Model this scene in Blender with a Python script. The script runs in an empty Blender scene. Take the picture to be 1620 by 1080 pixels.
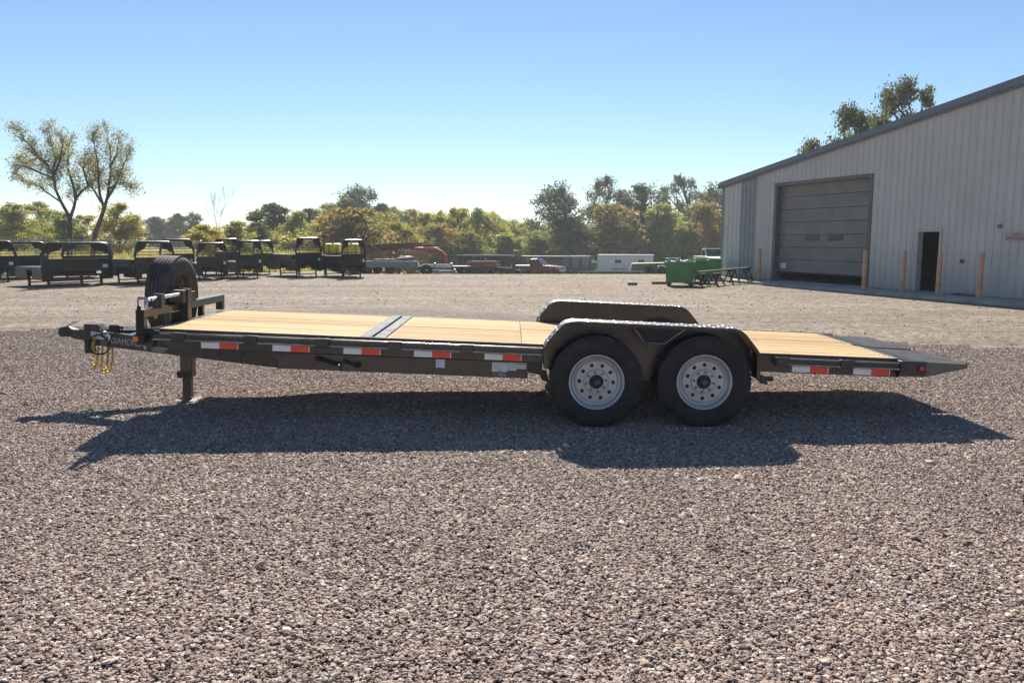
import bpy, bmesh, math, random
import numpy as np
from mathutils import Vector, Matrix, Euler
R = math.radians
S = bpy.context.scene
C = S.collection

# ------------------------------------------------------------------ camera
F_PX, HORIZON, CAM_H = 1250.0, 378.0, 1.55          # in pixels of the 1620x1080 photograph
PITCH = math.atan((540 - HORIZON) / F_PX)
cam_d = bpy.data.cameras.new('camera')
cam_d.sensor_width = 36.0
cam_d.lens = F_PX / 1620 * 36.0
cam_d.clip_start, cam_d.clip_end = 0.05, 3000
cam = bpy.data.objects.new('camera', cam_d)
cam.location = (0, 0, CAM_H)
cam.rotation_euler = (R(90) - PITCH, 0, 0)
C.objects.link(cam)
S.camera = cam

# ------------------------------------------------------------------ sky and sun
SUN_EL, SUN_AZ = R(37.0), R(4.5)                     # the sun stands behind the trailer, a little left
W = bpy.data.worlds.new('World')
S.world = W
W.use_nodes = True
wt = W.node_tree
sky = wt.nodes.new('ShaderNodeTexSky')
sky.sky_type = 'NISHITA'
sky.sun_disc = False
sky.sun_elevation = SUN_EL
sky.sun_rotation = -SUN_AZ
sky.altitude = 100
sky.air_density = 1.0
sky.dust_density = 0.0
sky.ozone_density = 3.5
bg = wt.nodes['Background']
bg.inputs['Strength'].default_value = 0.056
tint = wt.nodes.new('ShaderNodeMixRGB')
tint.blend_type = 'MULTIPLY'
tint.inputs['Fac'].default_value = 1.0
tint.inputs['Color2'].default_value = (0.97, 1.012, 1.07, 1)
wt.links.new(sky.outputs['Color'], tint.inputs['Color1'])
wt.links.new(tint.outputs['Color'], bg.inputs['Color'])
sun_d = bpy.data.lights.new('sun', 'SUN')
sun_d.energy = 5.0
sun_d.angle = R(0.55)
sun_d.color = (1.0, 0.93, 0.82)
sun = bpy.data.objects.new('sun', sun_d)
sun.rotation_euler = Vector((math.sin(SUN_AZ) * math.cos(SUN_EL), -math.cos(SUN_AZ) * math.cos(SUN_EL),
                             -math.sin(SUN_EL))).to_track_quat('-Z', 'Y').to_euler()
sun.location = (0, 40, 60)
C.objects.link(sun)
S.view_settings.view_transform = 'Standard'
S.view_settings.look = 'None'
S.view_settings.gamma = 1
S.view_settings.exposure = 1.0
S.view_settings.use_curve_mapping = False


def ray(px, py):
    u, v = (px - 810) / F_PX, -(py - 540) / F_PX
    c, n = math.cos(PITCH), math.sin(PITCH)
    return Vector((u, c + n * v, -n + c * v))


def at(px, py, Y):
    """point at distance Y on the line of sight of a pixel"""
    d = ray(px, py)
    return Vector((0, 0, CAM_H)) + d * (Y / d.y)


def gnd(px, py, z=0.0):
    d = ray(px, py)
    return Vector((0, 0, CAM_H)) + d * ((z - CAM_H) / d.z)


# ------------------------------------------------------------------ materials
MATS = {}


class NT:
    def __init__(s, name):
        s.m = bpy.data.materials.new(name)
        s.m.use_nodes = True
        s.t = s.m.node_tree
        s.p = s.t.nodes['Principled BSDF']
        s.out = s.t.nodes['Material Output']

    def n(s, kind, **kw):
        nd = s.t.nodes.new('ShaderNode' + kind)
        for k, v in kw.items():
            if k.startswith('i_'):
                nd.inputs[k[2:].replace('_', ' ')].default_value = v
            else:
                setattr(nd, k, v)
        return nd

    def l(s, a, b):
        s.t.links.new(a, b)

    def coord(s, scale=(1, 1, 1), kind='Object'):
        tc = s.n('TexCoord')
        mp = s.n('Mapping')
        mp.inputs['Scale'].default_value = scale
        s.l(tc.outputs[kind], mp.inputs['Vector'])
        return mp.outputs['Vector']

    def noise(s, vec, scale, detail=4, rough=0.6):
        nd = s.n('TexNoise')
        nd.inputs['Scale'].default_value = scale
        nd.inputs['Detail'].default_value = detail
        nd.inputs['Roughness'].default_value = rough
        s.l(vec, nd.inputs['Vector'])
        return nd.outputs['Fac']

    def ramp(s, fac, stops):
        nd = s.n('ValToRGB')
        e = nd.color_ramp.elements
        while len(e) < len(stops):
            e.new(0.5)
        for q, (p, c) in zip(e, stops):
            q.position = p
            q.color = (*c, 1) if len(c) == 3 else c
        s.l(fac, nd.inputs['Fac'])
        return nd.outputs['Color']

    def mix(s, fac, a, b, blend='MIX'):
        nd = s.n('MixRGB', blend_type=blend)
        for k, v in (('Fac', fac), ('Color1', a), ('Color2', b)):
            if isinstance(v, (int, float)):
                nd.inputs[k].default_value = v
            elif isinstance(v, tuple):
                nd.inputs[k].default_value = (*v, 1)
            else:
                s.l(v, nd.inputs[k])
        return nd.outputs['Color']

    def math(s, op, a, b=0.0, clamp=False):
        nd = s.n('Math', operation=op, use_clamp=clamp)
        for i, v in enumerate((a, b)):
            if isinstance(v, (int, float)):
                nd.inputs[i].default_value = v
            else:
                s.l(v, nd.inputs[i])
        return nd.outputs[0]

    def bump(s, h, strength, dist):
        nd = s.n('Bump')
        nd.inputs['Strength'].default_value = strength
        nd.inputs['Distance'].default_value = dist
        s.l(h, nd.inputs['Height'])
        s.l(nd.outputs['Normal'], s.p.inputs['Normal'])


def mat(name, col, rough=0.5, metal=0.0, var=0.12, scale=6.0, bump=0.0, bscale=40.0, coat=0.0, spec=0.5, dust=0.0,
        dustcol=(0.3, 0.25, 0.2)):
    """painted, rubber or metal surface with uneven tone, uneven gloss and a trace of dust"""
    if name in MATS:
        return MATS[name]
    k = NT(name)
    v = k.coord()
    n1 = k.noise(v, scale, 5, 0.65)
    lo = tuple(max(0, c * (1 - var * 1.6)) for c in col)
    hi = tuple(min(1, c * (1 + var * 1.6)) for c in col)
    base = k.ramp(n1, [(0.3, lo), (0.7, hi)])
    if dust > 0:
        n2 = k.noise(v, scale * 0.7, 6, 0.7)
        f = k.math('MULTIPLY', k.math('SUBTRACT', n2, 0.35, True), dust * 2.2, True)
        base = k.mix(f, base, dustcol)
    k.l(base, k.p.inputs['Base Color'])
    r = k.ramp(k.noise(v, scale * 3.1, 4), [(0.3, (rough * 0.8,) * 3), (0.75, (min(1, rough * 1.25),) * 3)])
    k.l(r, k.p.inputs['Roughness'])
    k.p.inputs['Metallic'].default_value = metal
    k.p.inputs['Specular IOR Level'].default_value = spec
    if coat:
        k.p.inputs['Coat Weight'].default_value = coat
        k.p.inputs['Coat Roughness'].default_value = 0.12
    if bump:
        k.bump(k.noise(v, bscale, 5), bump, 0.01)
    MATS[name] = k.m
    return k.m


def mat_wood(name, dark, mid, light):
    k = NT(name)
    oi = k.n('ObjectInfo')
    tc = k.n('TexCoord')
    mp = k.n('Mapping')
    mp.inputs['Scale'].default_value = (0.55, 9, 9)
    k.l(tc.outputs['Object'], mp.inputs['Vector'])
    off = k.n('VectorMath', operation='ADD')
    sc = k.n('VectorMath', operation='SCALE')
    cmb = k.n('CombineXYZ')
    for i in range(3):
        k.l(oi.outputs['Random'], cmb.inputs[i])
    k.l(cmb.outputs[0], sc.inputs[0])
    sc.inputs['Scale'].default_value = 37.0
    k.l(mp.outputs[0], off.inputs[0])
    k.l(sc.outputs[0], off.inputs[1])
    g = k.noise(off.outputs[0], 3.0, 8, 0.62)
    col = k.ramp(g, [(0.25, dark), (0.45, mid), (0.7, light)])
    vo = k.n('TexVoronoi')
    vo.inputs['Scale'].default_value = 1.1
    k.l(off.outputs[0], vo.inputs['Vector'])
    knot = k.ramp(vo.outputs['Distance'], [(0.04, (1, 1, 1)), (0.10, (0, 0, 0))])
    col = k.mix(k.math('MULTIPLY', knot, 0.75), col, tuple(c * 0.45 for c in dark))
    tone = k.ramp(oi.outputs['Random'], [(0, (0.74, 0.69, 0.62)), (0.5, (0.93, 0.90, 0.86)), (1, (1, 1, 1))])
    col = k.mix(1.0, col, tone, 'MULTIPLY')
    k.l(col, k.p.inputs['Base Color'])
    k.p.inputs['Roughness'].default_value = 0.8
    k.p.inputs['Specular IOR Level'].default_value = 0.08
    k.bump(g, 0.25, 0.004)
    return k.m


def mat_leaf(name, stops, trans=0.66):
    k = NT(name)
    a = k.n('Attribute', attribute_name='tint')
    oi = k.n('ObjectInfo')
    col = k.ramp(a.outputs['Fac'], [(p, tuple(min(0.8, c * 2.1) for c in q)) for p, q in stops])
    tone = k.ramp(oi.outputs['Random'], [(0, (0.78, 0.80, 0.8)), (1, (1.2, 1.1, 1.0))])
    col = k.mix(1.0, col, tone, 'MULTIPLY')
    d = k.n('BsdfDiffuse')
    t = k.n('BsdfTranslucent')
    g = k.n('BsdfGlossy')
    g.inputs['Roughness'].default_value = 0.42
    g.inputs['Color'].default_value = (0.5, 0.5, 0.5, 1)
    k.l(col, d.inputs['Color'])
    k.l(col, t.inputs['Color'])
    m1 = k.n('MixShader')
    m1.inputs[0].default_value = trans
    k.l(d.outputs[0], m1.inputs[1])
    k.l(t.outputs[0], m1.inputs[2])
    m2 = k.n('MixShader')
    m2.inputs[0].default_value = 0.025
    k.l(m1.outputs[0], m2.inputs[1])
    k.l(g.outputs[0], m2.inputs[2])
    k.l(m2.outputs[0], k.out.inputs['Surface'])
    return k.m


M_BLACK = mat('black_gloss_paint', (0.022, 0.021, 0.020), 0.3, var=0.2, scale=3, coat=0.25, dust=0.10, bump=0.03, bscale=30)
M_BLACKD = mat('dusty_black_steel', (0.02, 0.019, 0.018), 0.5, var=0.3, scale=5, dust=0.2)
M_TREAD = mat('black_tread_plate', (0.018, 0.019, 0.021), 0.5, var=0.2, spec=0.25)
M_TAILPLATE = mat('tail_tread_plate', (0.095, 0.092, 0.088), 0.36, var=0.25, spec=0.6, coat=0.3, dust=0.2)
M_TREADBAR = mat('worn_tread_bars', (0.60, 0.60, 0.61), 0.22, metal=0.9, var=0.15)  # bright metal tone puts the sun glints on the tread into the colour
M_RAILEDGE = mat('worn_rail_edge', (0.36, 0.33, 0.31), 0.3, metal=0.7, var=0.3, scale=2)  # bare metal tone raised so sun highlight lines are built into the edges
M_RUBBER = mat('tyre_rubber', (0.018, 0.018, 0.019), 0.75, var=0.25, scale=9, bump=0.08, bscale=60, spec=0.35, dust=0.12)
M_RUBBER_OLD = mat('weathered_tyre_rubber', (0.06, 0.058, 0.056), 0.7, var=0.3, scale=9, spec=0.3, dust=0.25, dustcol=(0.2, 0.16, 0.12))
M_RIM = mat('silver_wheel_paint', (0.44, 0.44, 0.455), 0.4, metal=0.3, var=0.08, scale=8, dust=0.1)
M_CHROME = mat('bright_zinc', (0.62, 0.63, 0.65), 0.22, metal=1.0, var=0.08)
M_DARKSTEEL = mat('dark_bare_steel', (0.09, 0.09, 0.095), 0.4, metal=0.8, var=0.2)
M_GOLD = mat('gold_zinc_chain', (0.62, 0.42, 0.10), 0.28, metal=0.9, var=0.2)
M_TAPEW = mat('white_reflective_tape', (0.86, 0.89, 0.93), 0.3, var=0.02, scale=90)
M_TAPER = mat('red_reflective_tape', (0.90, 0.075, 0.035), 0.3, var=0.05, scale=90)
M_AMBER = mat('amber_lens', (0.85, 0.22, 0.02), 0.15, var=0.1)
M_REDLENS = mat('red_lens', (0.55, 0.02, 0.02), 0.15, var=0.1)
M_PAPER = mat('white_decal', (0.66, 0.68, 0.74), 0.5, var=0.04)
M_PAPERG = mat('grey_decal_print', (0.36, 0.38, 0.40), 0.5, var=0.05)
M_YELLOW = mat('yellow_decal', (0.62, 0.48, 0.10), 0.5, var=0.05)
M_REDD = mat('red_decal', (0.55, 0.07, 0.05), 0.5, var=0.05)
M_INK = mat('dark_ink', (0.12, 0.12, 0.14), 0.6, var=0.1)
M_LETTER = mat('silver_lettering', (0.40, 0.41, 0.42), 0.45, var=0.05)
M_WOOD = mat_wood('fresh_pine', (0.34, 0.215, 0.10), (0.50, 0.355, 0.19), (0.57, 0.43, 0.25))
M_TIMBER = mat('weathered_timber', (0.16, 0.12, 0.09), 0.8, var=0.3, scale=12)
M_SIDING = mat('grey_ribbed_siding', (0.57, 0.54, 0.505), 0.5, var=0.05, scale=0.8, dust=0.12, dustcol=(0.33, 0.31, 0.28))
M_FIBRE = mat('translucent_fibreglass', (0.27, 0.275, 0.285), 0.5, var=0.12, scale=2.0)
M_TRIM = mat('slate_trim', (0.15, 0.165, 0.19), 0.45, var=0.08)
M_ROOF = mat('roof_steel', (0.35, 0.36, 0.37), 0.4, var=0.08)
M_OHDOOR = mat('grey_sectional_door', (0.21, 0.192, 0.168), 0.6, var=0.12, scale=1.5, dust=0.25, dustcol=(0.24, 0.23, 0.22))
M_FRAMEW = mat('off_white_door_frame', (0.46, 0.45, 0.43), 0.5, var=0.06)
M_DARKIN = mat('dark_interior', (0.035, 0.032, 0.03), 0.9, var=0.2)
M_GLASS = mat('dark_glass', (0.03, 0.035, 0.04), 0.08, var=0.1)
M_CONC = mat('concrete', (0.36, 0.345, 0.32), 0.85, var=0.14, scale=2.0, bump=0.1, bscale=25)
M_BOLLARD = mat('faded_orange_bollard', (0.63, 0.32, 0.17), 0.6, var=0.18, scale=5, dust=0.2, dustcol=(0.45, 0.33, 0.24))
M_GREEN = mat('green_dumpster_paint', (0.075, 0.235, 0.065), 0.55, var=0.18, scale=2.5, dust=0.1)
M_BED = mat('truck_bed_black', (0.009, 0.012, 0.0115), 0.35, var=0.25, scale=3, coat=0.15, dust=0.03)
M_BEDTOP = mat('bed_tread_deck', (0.10, 0.105, 0.11), 0.25, metal=0.3, var=0.2)
M_STAND = mat('oxide_red_steel', (0.10, 0.035, 0.025), 0.7, var=0.3, scale=6)
M_RUST = mat('rusty_brown_steel', (0.26, 0.105, 0.06), 0.75, var=0.35, scale=4, dust=0.2)
M_RUSTD = mat('dark_rust_steel', (0.075, 0.05, 0.042), 0.7, var=0.35, scale=4)
M_STACK = mat('red_brown_primer', (0.10, 0.045, 0.034), 0.75, var=0.3, scale=3)
M_RUSTO = mat('orange_rust_sheet', (0.45, 0.20, 0.09), 0.8, var=0.3, scale=4)
M_REDP = mat('red_implement_paint', (0.42, 0.05, 0.04), 0.45, var=0.2, scale=4)
M_TRUCK = mat('maroon_truck_paint', (0.20, 0.016, 0.016), 0.3, var=0.12, scale=3, coat=0.5)
M_GALV = mat('galvanised_grey', (0.19, 0.20, 0.215), 0.5, metal=0.4, var=0.15)
M_WHITE = mat('white_trailer_skin', (0.72, 0.72, 0.71), 0.4, var=0.05, scale=2, dust=0.1)
M_WHITEB = mat('blue_grey_trailer_end', (0.42, 0.46, 0.54), 0.4, var=0.08)
M_TANK = mat('yellow_poly_tank', (0.86, 0.64, 0.02), 0.4, var=0.08)
M_BLUED = mat('dark_navy_steel', (0.012, 0.016, 0.024), 0.5, var=0.25, dust=0.02, spec=0.3)
M_OLIVE = mat('olive_tan_steel', (0.13, 0.115, 0.075), 0.6, var=0.25)
M_BARK = mat('bark', (0.085, 0.068, 0.052), 0.9, var=0.4, scale=5)
M_WIRE = mat('fence_galv', (0.42, 0.43, 0.44), 0.4, metal=0.6, var=0.1)
M_SIGNBG = mat('sign_grey_pink', (0.40, 0.33, 0.33), 0.5, var=0.06)
M_SIGNRED = mat('sign_red', (0.50, 0.07, 0.07), 0.5, var=0.1)

M_FOOT = mat('worn_foot_plate', (0.26, 0.26, 0.265), 0.75, var=0.2, dust=0.3)


def dirty_siding():
    """rain-splashed soil and faint streaks on the lower part of the wall sheets"""
    t_ = M_SIDING.node_tree
    p_ = t_.nodes['Principled BSDF']
    src = p_.inputs['Base Color'].links[0].from_socket
    tc = t_.nodes.new('ShaderNodeTexCoord')
    sp = t_.nodes.new('ShaderNodeSeparateXYZ')
    t_.links.new(tc.outputs['Object'], sp.inputs[0])
    mp = t_.nodes.new('ShaderNodeMapping')
    mp.inputs['Scale'].default_value = (5.0, 1.0, 0.35)
    t_.links.new(tc.outputs['Object'], mp.inputs[0])
    nz = t_.nodes.new('ShaderNodeTexNoise')
    nz.inputs['Scale'].default_value = 1.0
    nz.inputs['Detail'].default_value = 6
    t_.links.new(mp.outputs[0], nz.inputs[0])
    mr = t_.nodes.new('ShaderNodeMapRange')
    for nm, v in (('From Min', 0.1), ('From Max', 0.75), ('To Min', 0.9), ('To Max', 0.12)):
        mr.inputs[nm].default_value = v
    t_.links.new(sp.outputs['Z'], mr.inputs['Value'])
    ml = t_.nodes.new('ShaderNodeMath')
    ml.operation = 'MULTIPLY'
    t_.links.new(mr.outputs[0], ml.inputs[0])
    t_.links.new(nz.outputs['Fac'], ml.inputs[1])
    mx = t_.nodes.new('ShaderNodeMixRGB')
    t_.links.new(ml.outputs[0], mx.inputs['Fac'])
    t_.links.new(src, mx.inputs['Color1'])
    mx.inputs['Color2'].default_value = (0.30, 0.26, 0.21, 1)
    t_.links.new(mx.outputs[0], p_.inputs['Base Color'])


dirty_siding()
L_DARK = mat_leaf('oak_leaf_dark', [(0, (0.030, 0.038, 0.016)), (0.6, (0.056, 0.066, 0.026)), (0.9, (0.095, 0.088, 0.034)), (1, (0.14, 0.09, 0.038))], 0.55)
L_OLIVE = mat_leaf('olive_leaf', [(0, (0.08, 0.095, 0.03)), (0.5, (0.14, 0.155, 0.04)), (0.85, (0.21, 0.19, 0.045)), (1, (0.24, 0.15, 0.05))])
L_YELLOW = mat_leaf('yellow_green_leaf', [(0, (0.12, 0.125, 0.03)), (0.5, (0.21, 0.19, 0.04)), (1, (0.33, 0.24, 0.05))])
L_RUST = mat_leaf('rust_leaf', [(0, (0.075, 0.08, 0.028)), (0.45, (0.14, 0.125, 0.04)), (0.8, (0.22, 0.13, 0.045)), (1, (0.27, 0.11, 0.045))])
L_WILLOW = mat_leaf('grey_green_leaf', [(0, (0.09, 0.10, 0.05)), (0.5, (0.15, 0.155, 0.075)), (1, (0.27, 0.23, 0.08))])


# ------------------------------------------------------------------ mesh helpers
def tag(o, label=None, cat=None, group=None, kind=None):
    for k, v in (('label', label), ('category', cat), ('group', group), ('kind', kind)):
        if v:
            o[k] = v
    return o


def empty(name, loc=(0, 0, 0), rz=0.0):
    o = bpy.data.objects.new(name, None)
    o.empty_display_size = 0.3
    o.location = loc
    o.rotation_euler = (0, 0, rz)
    C.objects.link(o)
    return o


def link_mesh(name, me, m, parent=None):
    o = bpy.data.objects.new(name, me)
    if m is not None and not me.materials:
        me.materials.append(m)
    C.objects.link(o)
    if parent is not None:
        o.parent = parent
    return o


class MB:
    def __init__(s):
        s.b = bmesh.new()

    def box(s, x0, x1, y0, y1, z0, z1, mtx=None, bevel=0.0):
        r = bmesh.ops.create_cube(s.b, size=1.0)
        vs = r['verts']
        for v in vs:
            v.co = Vector((x0 + (v.co.x + 0.5) * (x1 - x0), y0 + (v.co.y + 0.5) * (y1 - y0), z0 + (v.co.z + 0.5) * (z1 - z0)))
        if bevel:
            es = list({e for v in vs for e in v.link_edges})
            r2 = bmesh.ops.bevel(s.b, geom=es, offset=bevel, segments=1, affect='EDGES')
            vs = list({v for f in r2['faces'] for v in f.verts} | {v for v in vs if v.is_valid})
        if mtx is not None:
            bmesh.ops.transform(s.b, matrix=mtx, verts=vs)
        return s

    def bar(s, p0, p1, w, h, up=(0, 0, 1)):
        """rectangular bar between two points"""
        p0, p1 = Vector(p0), Vector(p1)
        d = (p1 - p0)
        L = d.length
        x = d.normalized()
        y = Vector(up).cross(x)
        if y.length < 1e-5:
            y = Vector((0, 1, 0)).cross(x)
        y.normalize()
        z = x.cross(y)
        m = Matrix((x, y, z)).transposed().to_4x4()
        m.translation = p0
        return s.box(0, L, -w / 2, w / 2, -h / 2, h / 2, m)

    def tube(s, pts, r, seg=8, r1=None, caps=True):
        pts = [Vector(p) for p in pts]
        rings = []
        n = len(pts)
        prev = None
        for i, p in enumerate(pts):
            if i == 0:
                t = pts[1] - p
            elif i == n - 1:
                t = p - pts[i - 1]
            else:
                t = (pts[i + 1] - p).normalized() + (p - pts[i - 1]).normalized()
            t.normalize()
            if prev is None:
                a = t.orthogonal().normalized()
            else:
                a = (prev - t * prev.dot(t))
                a = a.normalized() if a.length > 1e-6 else t.orthogonal().normalized()
            prev = a
            b = t.cross(a)
            rr = r if r1 is None else r + (r1 - r) * i / (n - 1)
            rings.append([s.b.verts.new(p + (a * math.cos(2 * math.pi * j / seg) + b * math.sin(2 * math.pi * j / seg)) * rr) for j in range(seg)])
        for q in range(n - 1):
            for j in range(seg):
                s.b.faces.new((rings[q][j], rings[q][(j + 1) % seg], rings[q + 1][(j + 1) % seg], rings[q + 1][j]))
        if caps:
            s.b.faces.new(rings[0][::-1])
            s.b.faces.new(rings[-1])
        return s

    def prism(s, poly, y0, y1, axis='y'):
        """polygon (a, b) extruded along an axis; for y the polygon is in x, z"""
        def P(a, b, t):
            return {'y': (a, t, b), 'x': (t, a, b), 'z': (a, b, t)}[axis]
        v0 = [s.b.verts.new(P(a, b, y0)) for a, b in poly]
        v1 = [s.b.verts.new(P(a, b, y1)) for a, b in poly]
        n = len(poly)
        fs = [s.b.faces.new(v0), s.b.faces.new(v1[::-1])]
        for i in range(n):
            s.b.faces.new((v0[i], v1[i], v1[(i + 1) % n], v0[(i + 1) % n]))
        bmesh.ops.triangulate(s.b, faces=fs)
        return s

    def lathe(s, prof, seg=32, axis='y', centre=(0, 0, 0), close=False):
        """profile of (t along axis, radius)"""
        rings = []
        cx, cy, cz = centre
        for t, r in prof:
            ring = []
            for j in range(seg):
                a = 2 * math.pi * j / seg
                u, v = r * math.cos(a), r * math.sin(a)
                p = {'y': (u, t, v), 'x': (t, u, v), 'z': (u, v, t)}[axis]
                ring.append(s.b.verts.new((cx + p[0], cy + p[1], cz + p[2])))
            rings.append(ring)
        m = len(rings)
        for i in range(m if close else m - 1):
            a, b = rings[i], rings[(i + 1) % m]
            for j in range(seg):
                s.b.faces.new((a[j], b[j], b[(j + 1) % seg], a[(j + 1) % seg]))
        return s

    def disc(s, t, r, seg=24, axis='y', centre=(0, 0, 0)):
        cx, cy, cz = centre
        vs = []
        for j in range(seg):
            a = 2 * math.pi * j / seg
            u, v = r * math.cos(a), r * math.sin(a)
            p = {'y': (u, t, v), 'x': (t, u, v), 'z': (u, v, t)}[axis]
            vs.append(s.b.verts.new((cx + p[0], cy + p[1], cz + p[2])))
        s.b.faces.new(vs)
        return s

    def quad(s, *ps):
        s.b.faces.new([s.b.verts.new(p) for p in ps])
        return s

    def build(s, name, m, parent=None, smooth=0.0, bevel=0.0):
        bmesh.ops.recalc_face_normals(s.b, faces=s.b.faces)
        me = bpy.data.meshes.new(name)
        s.b.to_mesh(me)
        s.b.free()
        if smooth:
            for p in me.polygons:
                p.use_smooth = True
            me.set_sharp_from_angle(angle=R(smooth))
        o = link_mesh(name, me, m, parent)
        if bevel:
            bv = o.modifiers.new('bevel', 'BEVEL')
            bv.width = bevel
            bv.segments = 2
            bv.limit_method = 'ANGLE'
        return o


def children(o):
    return [c for c in list(C.objects) if c.parent == o]


def copy_tree(o, parent=None):
    kids = {}
    for c in list(C.objects):
        if c.parent is not None:
            kids.setdefault(c.parent.name, []).append(c)

    def rec(a, par):
        q = a.copy()
        C.objects.link(q)
        if par is not None:
            q.parent = par
        for ch in kids.get(a.name, []):
            rec(ch, q)
        return q
    return rec(o, parent)


def text_mesh(body, size, extrude=0.0008):
    cu = bpy.data.curves.new('lettering', 'FONT')
    cu.body = body
    cu.size = size
    cu.extrude = extrude
    cu.align_x = 'LEFT'
    ob = bpy.data.objects.new('lettering', cu)
    C.objects.link(ob)
    dg = bpy.context.evaluated_depsgraph_get()
    me = bpy.data.meshes.new_from_object(ob.evaluated_get(dg))
    bpy.data.objects.remove(ob)
    bpy.data.curves.remove(cu)
    return me


# ================================================================== GROUND
def ground_mats():
    # far ground: dry autumn grass
    k = NT('dry_grass_ground')
    v = k.coord()
    n = k.noise(v, 0.12, 6, 0.7)
    n2 = k.noise(v, 3.0, 4, 0.7)
    col = k.ramp(n, [(0.3, (0.13, 0.13, 0.04)), (0.55, (0.20, 0.19, 0.065)), (0.75, (0.26, 0.22, 0.10))])
    col = k.mix(0.5, col, k.ramp(n2, [(0.3, (0.5, 0.5, 0.5)), (0.7, (1.1, 1.1, 1.1))]), 'MULTIPLY')
    k.l(col, k.p.inputs['Base Color'])
    k.p.inputs['Roughness'].default_value = 0.95
    k.bump(n2, 0.6, 0.1)
    grass = k.m

    k = NT('gravel_lot')
    v = k.coord()
    sep = k.n('SeparateXYZ')
    k.l(v, sep.inputs[0])
    # fresh crushed stone lies in the foreground, worn tan hardstanding farther back
    wob = k.noise(v, 0.16, 3, 0.5)
    wob2 = k.noise(v, 1.3, 4, 0.6)
    x, y = sep.outputs['X'], sep.outputs['Y']
    xa = k.math('ADD', x, 2.6)
    hump = k.math('MULTIPLY', k.math('POWER', 2.718, k.math('MULTIPLY', k.math('MULTIPLY', xa, xa), -0.030)), 8.2)
    edge = k.math('ADD', k.math('ADD', 10.2, hump), k.math('MULTIPLY', k.math('SUBTRACT', wob, 0.5), 3.0))
    edge = k.math('ADD', edge, k.math('MULTIPLY', k.math('SUBTRACT', wob2, 0.5), 1.2))
    fresh = k.math('MULTIPLY', k.math('SUBTRACT', edge, y), 0.9, True)
    vo = k.n('TexVoronoi')
    vo.inputs['Scale'].default_value = 34
    vo.inputs['Randomness'].default_value = 1.0
    k.l(v, vo.inputs['Vector'])
    sepc = k.n('SeparateColor')
    k.l(vo.outputs['Color'], sepc.inputs[0])
    c_new = k.ramp(sepc.outputs[0], [(0, (0.06, 0.046, 0.041)), (0.35, (0.12, 0.092, 0.079)), (0.7, (0.18, 0.14, 0.117)), (1, (0.30, 0.255, 0.22))])
    vo2 = k.n('TexVoronoi')
    vo2.inputs['Scale'].default_value = 9
    k.l(v, vo2.inputs['Vector'])
    sep2 = k.n('SeparateColor')
    k.l(vo2.outputs['Color'], sep2.inputs[0])
    c_old = k.ramp(k.math('ADD', k.math('MULTIPLY', sepc.outputs[1], 0.62), k.math('MULTIPLY', sep2.outputs[0], 0.38)), [(0.05, (0.08, 0.064, 0.05)), (0.35, (0.18, 0.147, 0.117)), (0.62, (0.26, 0.216, 0.177)), (0.9, (0.42, 0.375, 0.325))])
    band = k.noise(k.coord((0.09, 0.75, 1)), 1.0, 5, 0.6)          # drive tracks across the lot
    c_old = k.mix(1.0, c_old, k.ramp(band, [(0.3, (0.74, 0.70, 0.66)), (0.5, (0.95, 0.93, 0.90)), (0.68, (1.14, 1.13, 1.10))]), 'MULTIPLY')
    blotch = k.noise(v, 0.55, 6, 0.7)
    c_old = k.mix(1.0, c_old, k.ramp(blotch, [(0.32, (0.80, 0.76, 0.70)), (0.6, (1.04, 1.03, 1.02))]), 'MULTIPLY')
    c_new = k.mix(1.0, c_new, k.ramp(blotch, [(0.3, (0.82, 0.80, 0.80)), (0.65, (1.05, 1.05, 1.05))]), 'MULTIPLY')
    col = k.mix(fresh, c_old, c_new)
    k.l(col, k.p.inputs['Base Color'])
    k.p.inputs['Roughness'].default_value = 0.92
    k.p.inputs['Specular IOR Level'].default_value = 0.25
    h = k.math('ADD', k.math('MULTIPLY', vo.outputs['Distance'], -1.0), k.math('MULTIPLY', k.noise(v, 120, 2), 0.4))
    k.bump(h, 0.75, 0.022)
    return grass, k.m


M_GRASSG, M_LOT = ground_mats()


def terrain(x, y):
    """level yard and field; beyond the crest at the back of the lot the land falls away on the right"""
    f = min(1, max(0, (x + 17) / 6.5))
    f = f * f * (3 - 2 * f)
    d = min(max(y - 35.5, 0), 66) * 0.0470
    return -0.01 - d * f


def build_ground():
    xs = [-1200, -500, -200, -90, -50, -30, -22, -16] + [-13 + i for i in range(12)] + [2, 8, 16, 30, 60, 120, 300, 700, 1200]
    ys = [-300, -60, 0, 20, 30, 33, 35.5] + [38 + 4 * i for i in range(16)] + [101.5, 120, 160, 220, 400, 800, 2000]
    V = [(x, y, terrain(x, y)) for y in ys for x in xs]
    n = len(xs)
    Fc = [(j * n + i, j * n + i + 1, (j + 1) * n + i + 1, (j + 1) * n + i) for j in range(len(ys) - 1) for i in range(n - 1)]
    me = bpy.data.meshes.new('ground')
    me.from_pydata(V, [], Fc)
    for p in me.polygons:
        p.use_smooth = True
    tag(link_mesh('ground', me, M_GRASSG), kind='structure')


build_ground()
b = MB()
lot = [(-60, -30), (60, -30), (60, 35), (9, 34.2), (3, 33.7), (-4, 34.6), (-8, 35.6), (-13, 37), (-20, 38.5), (-60, 39)]
vs = [b.b.verts.new((x, y, 0.0)) for x, y in lot]
b.b.faces.new(vs)
tag(b.build('gravel_lot', M_LOT), kind='structure')


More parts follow.
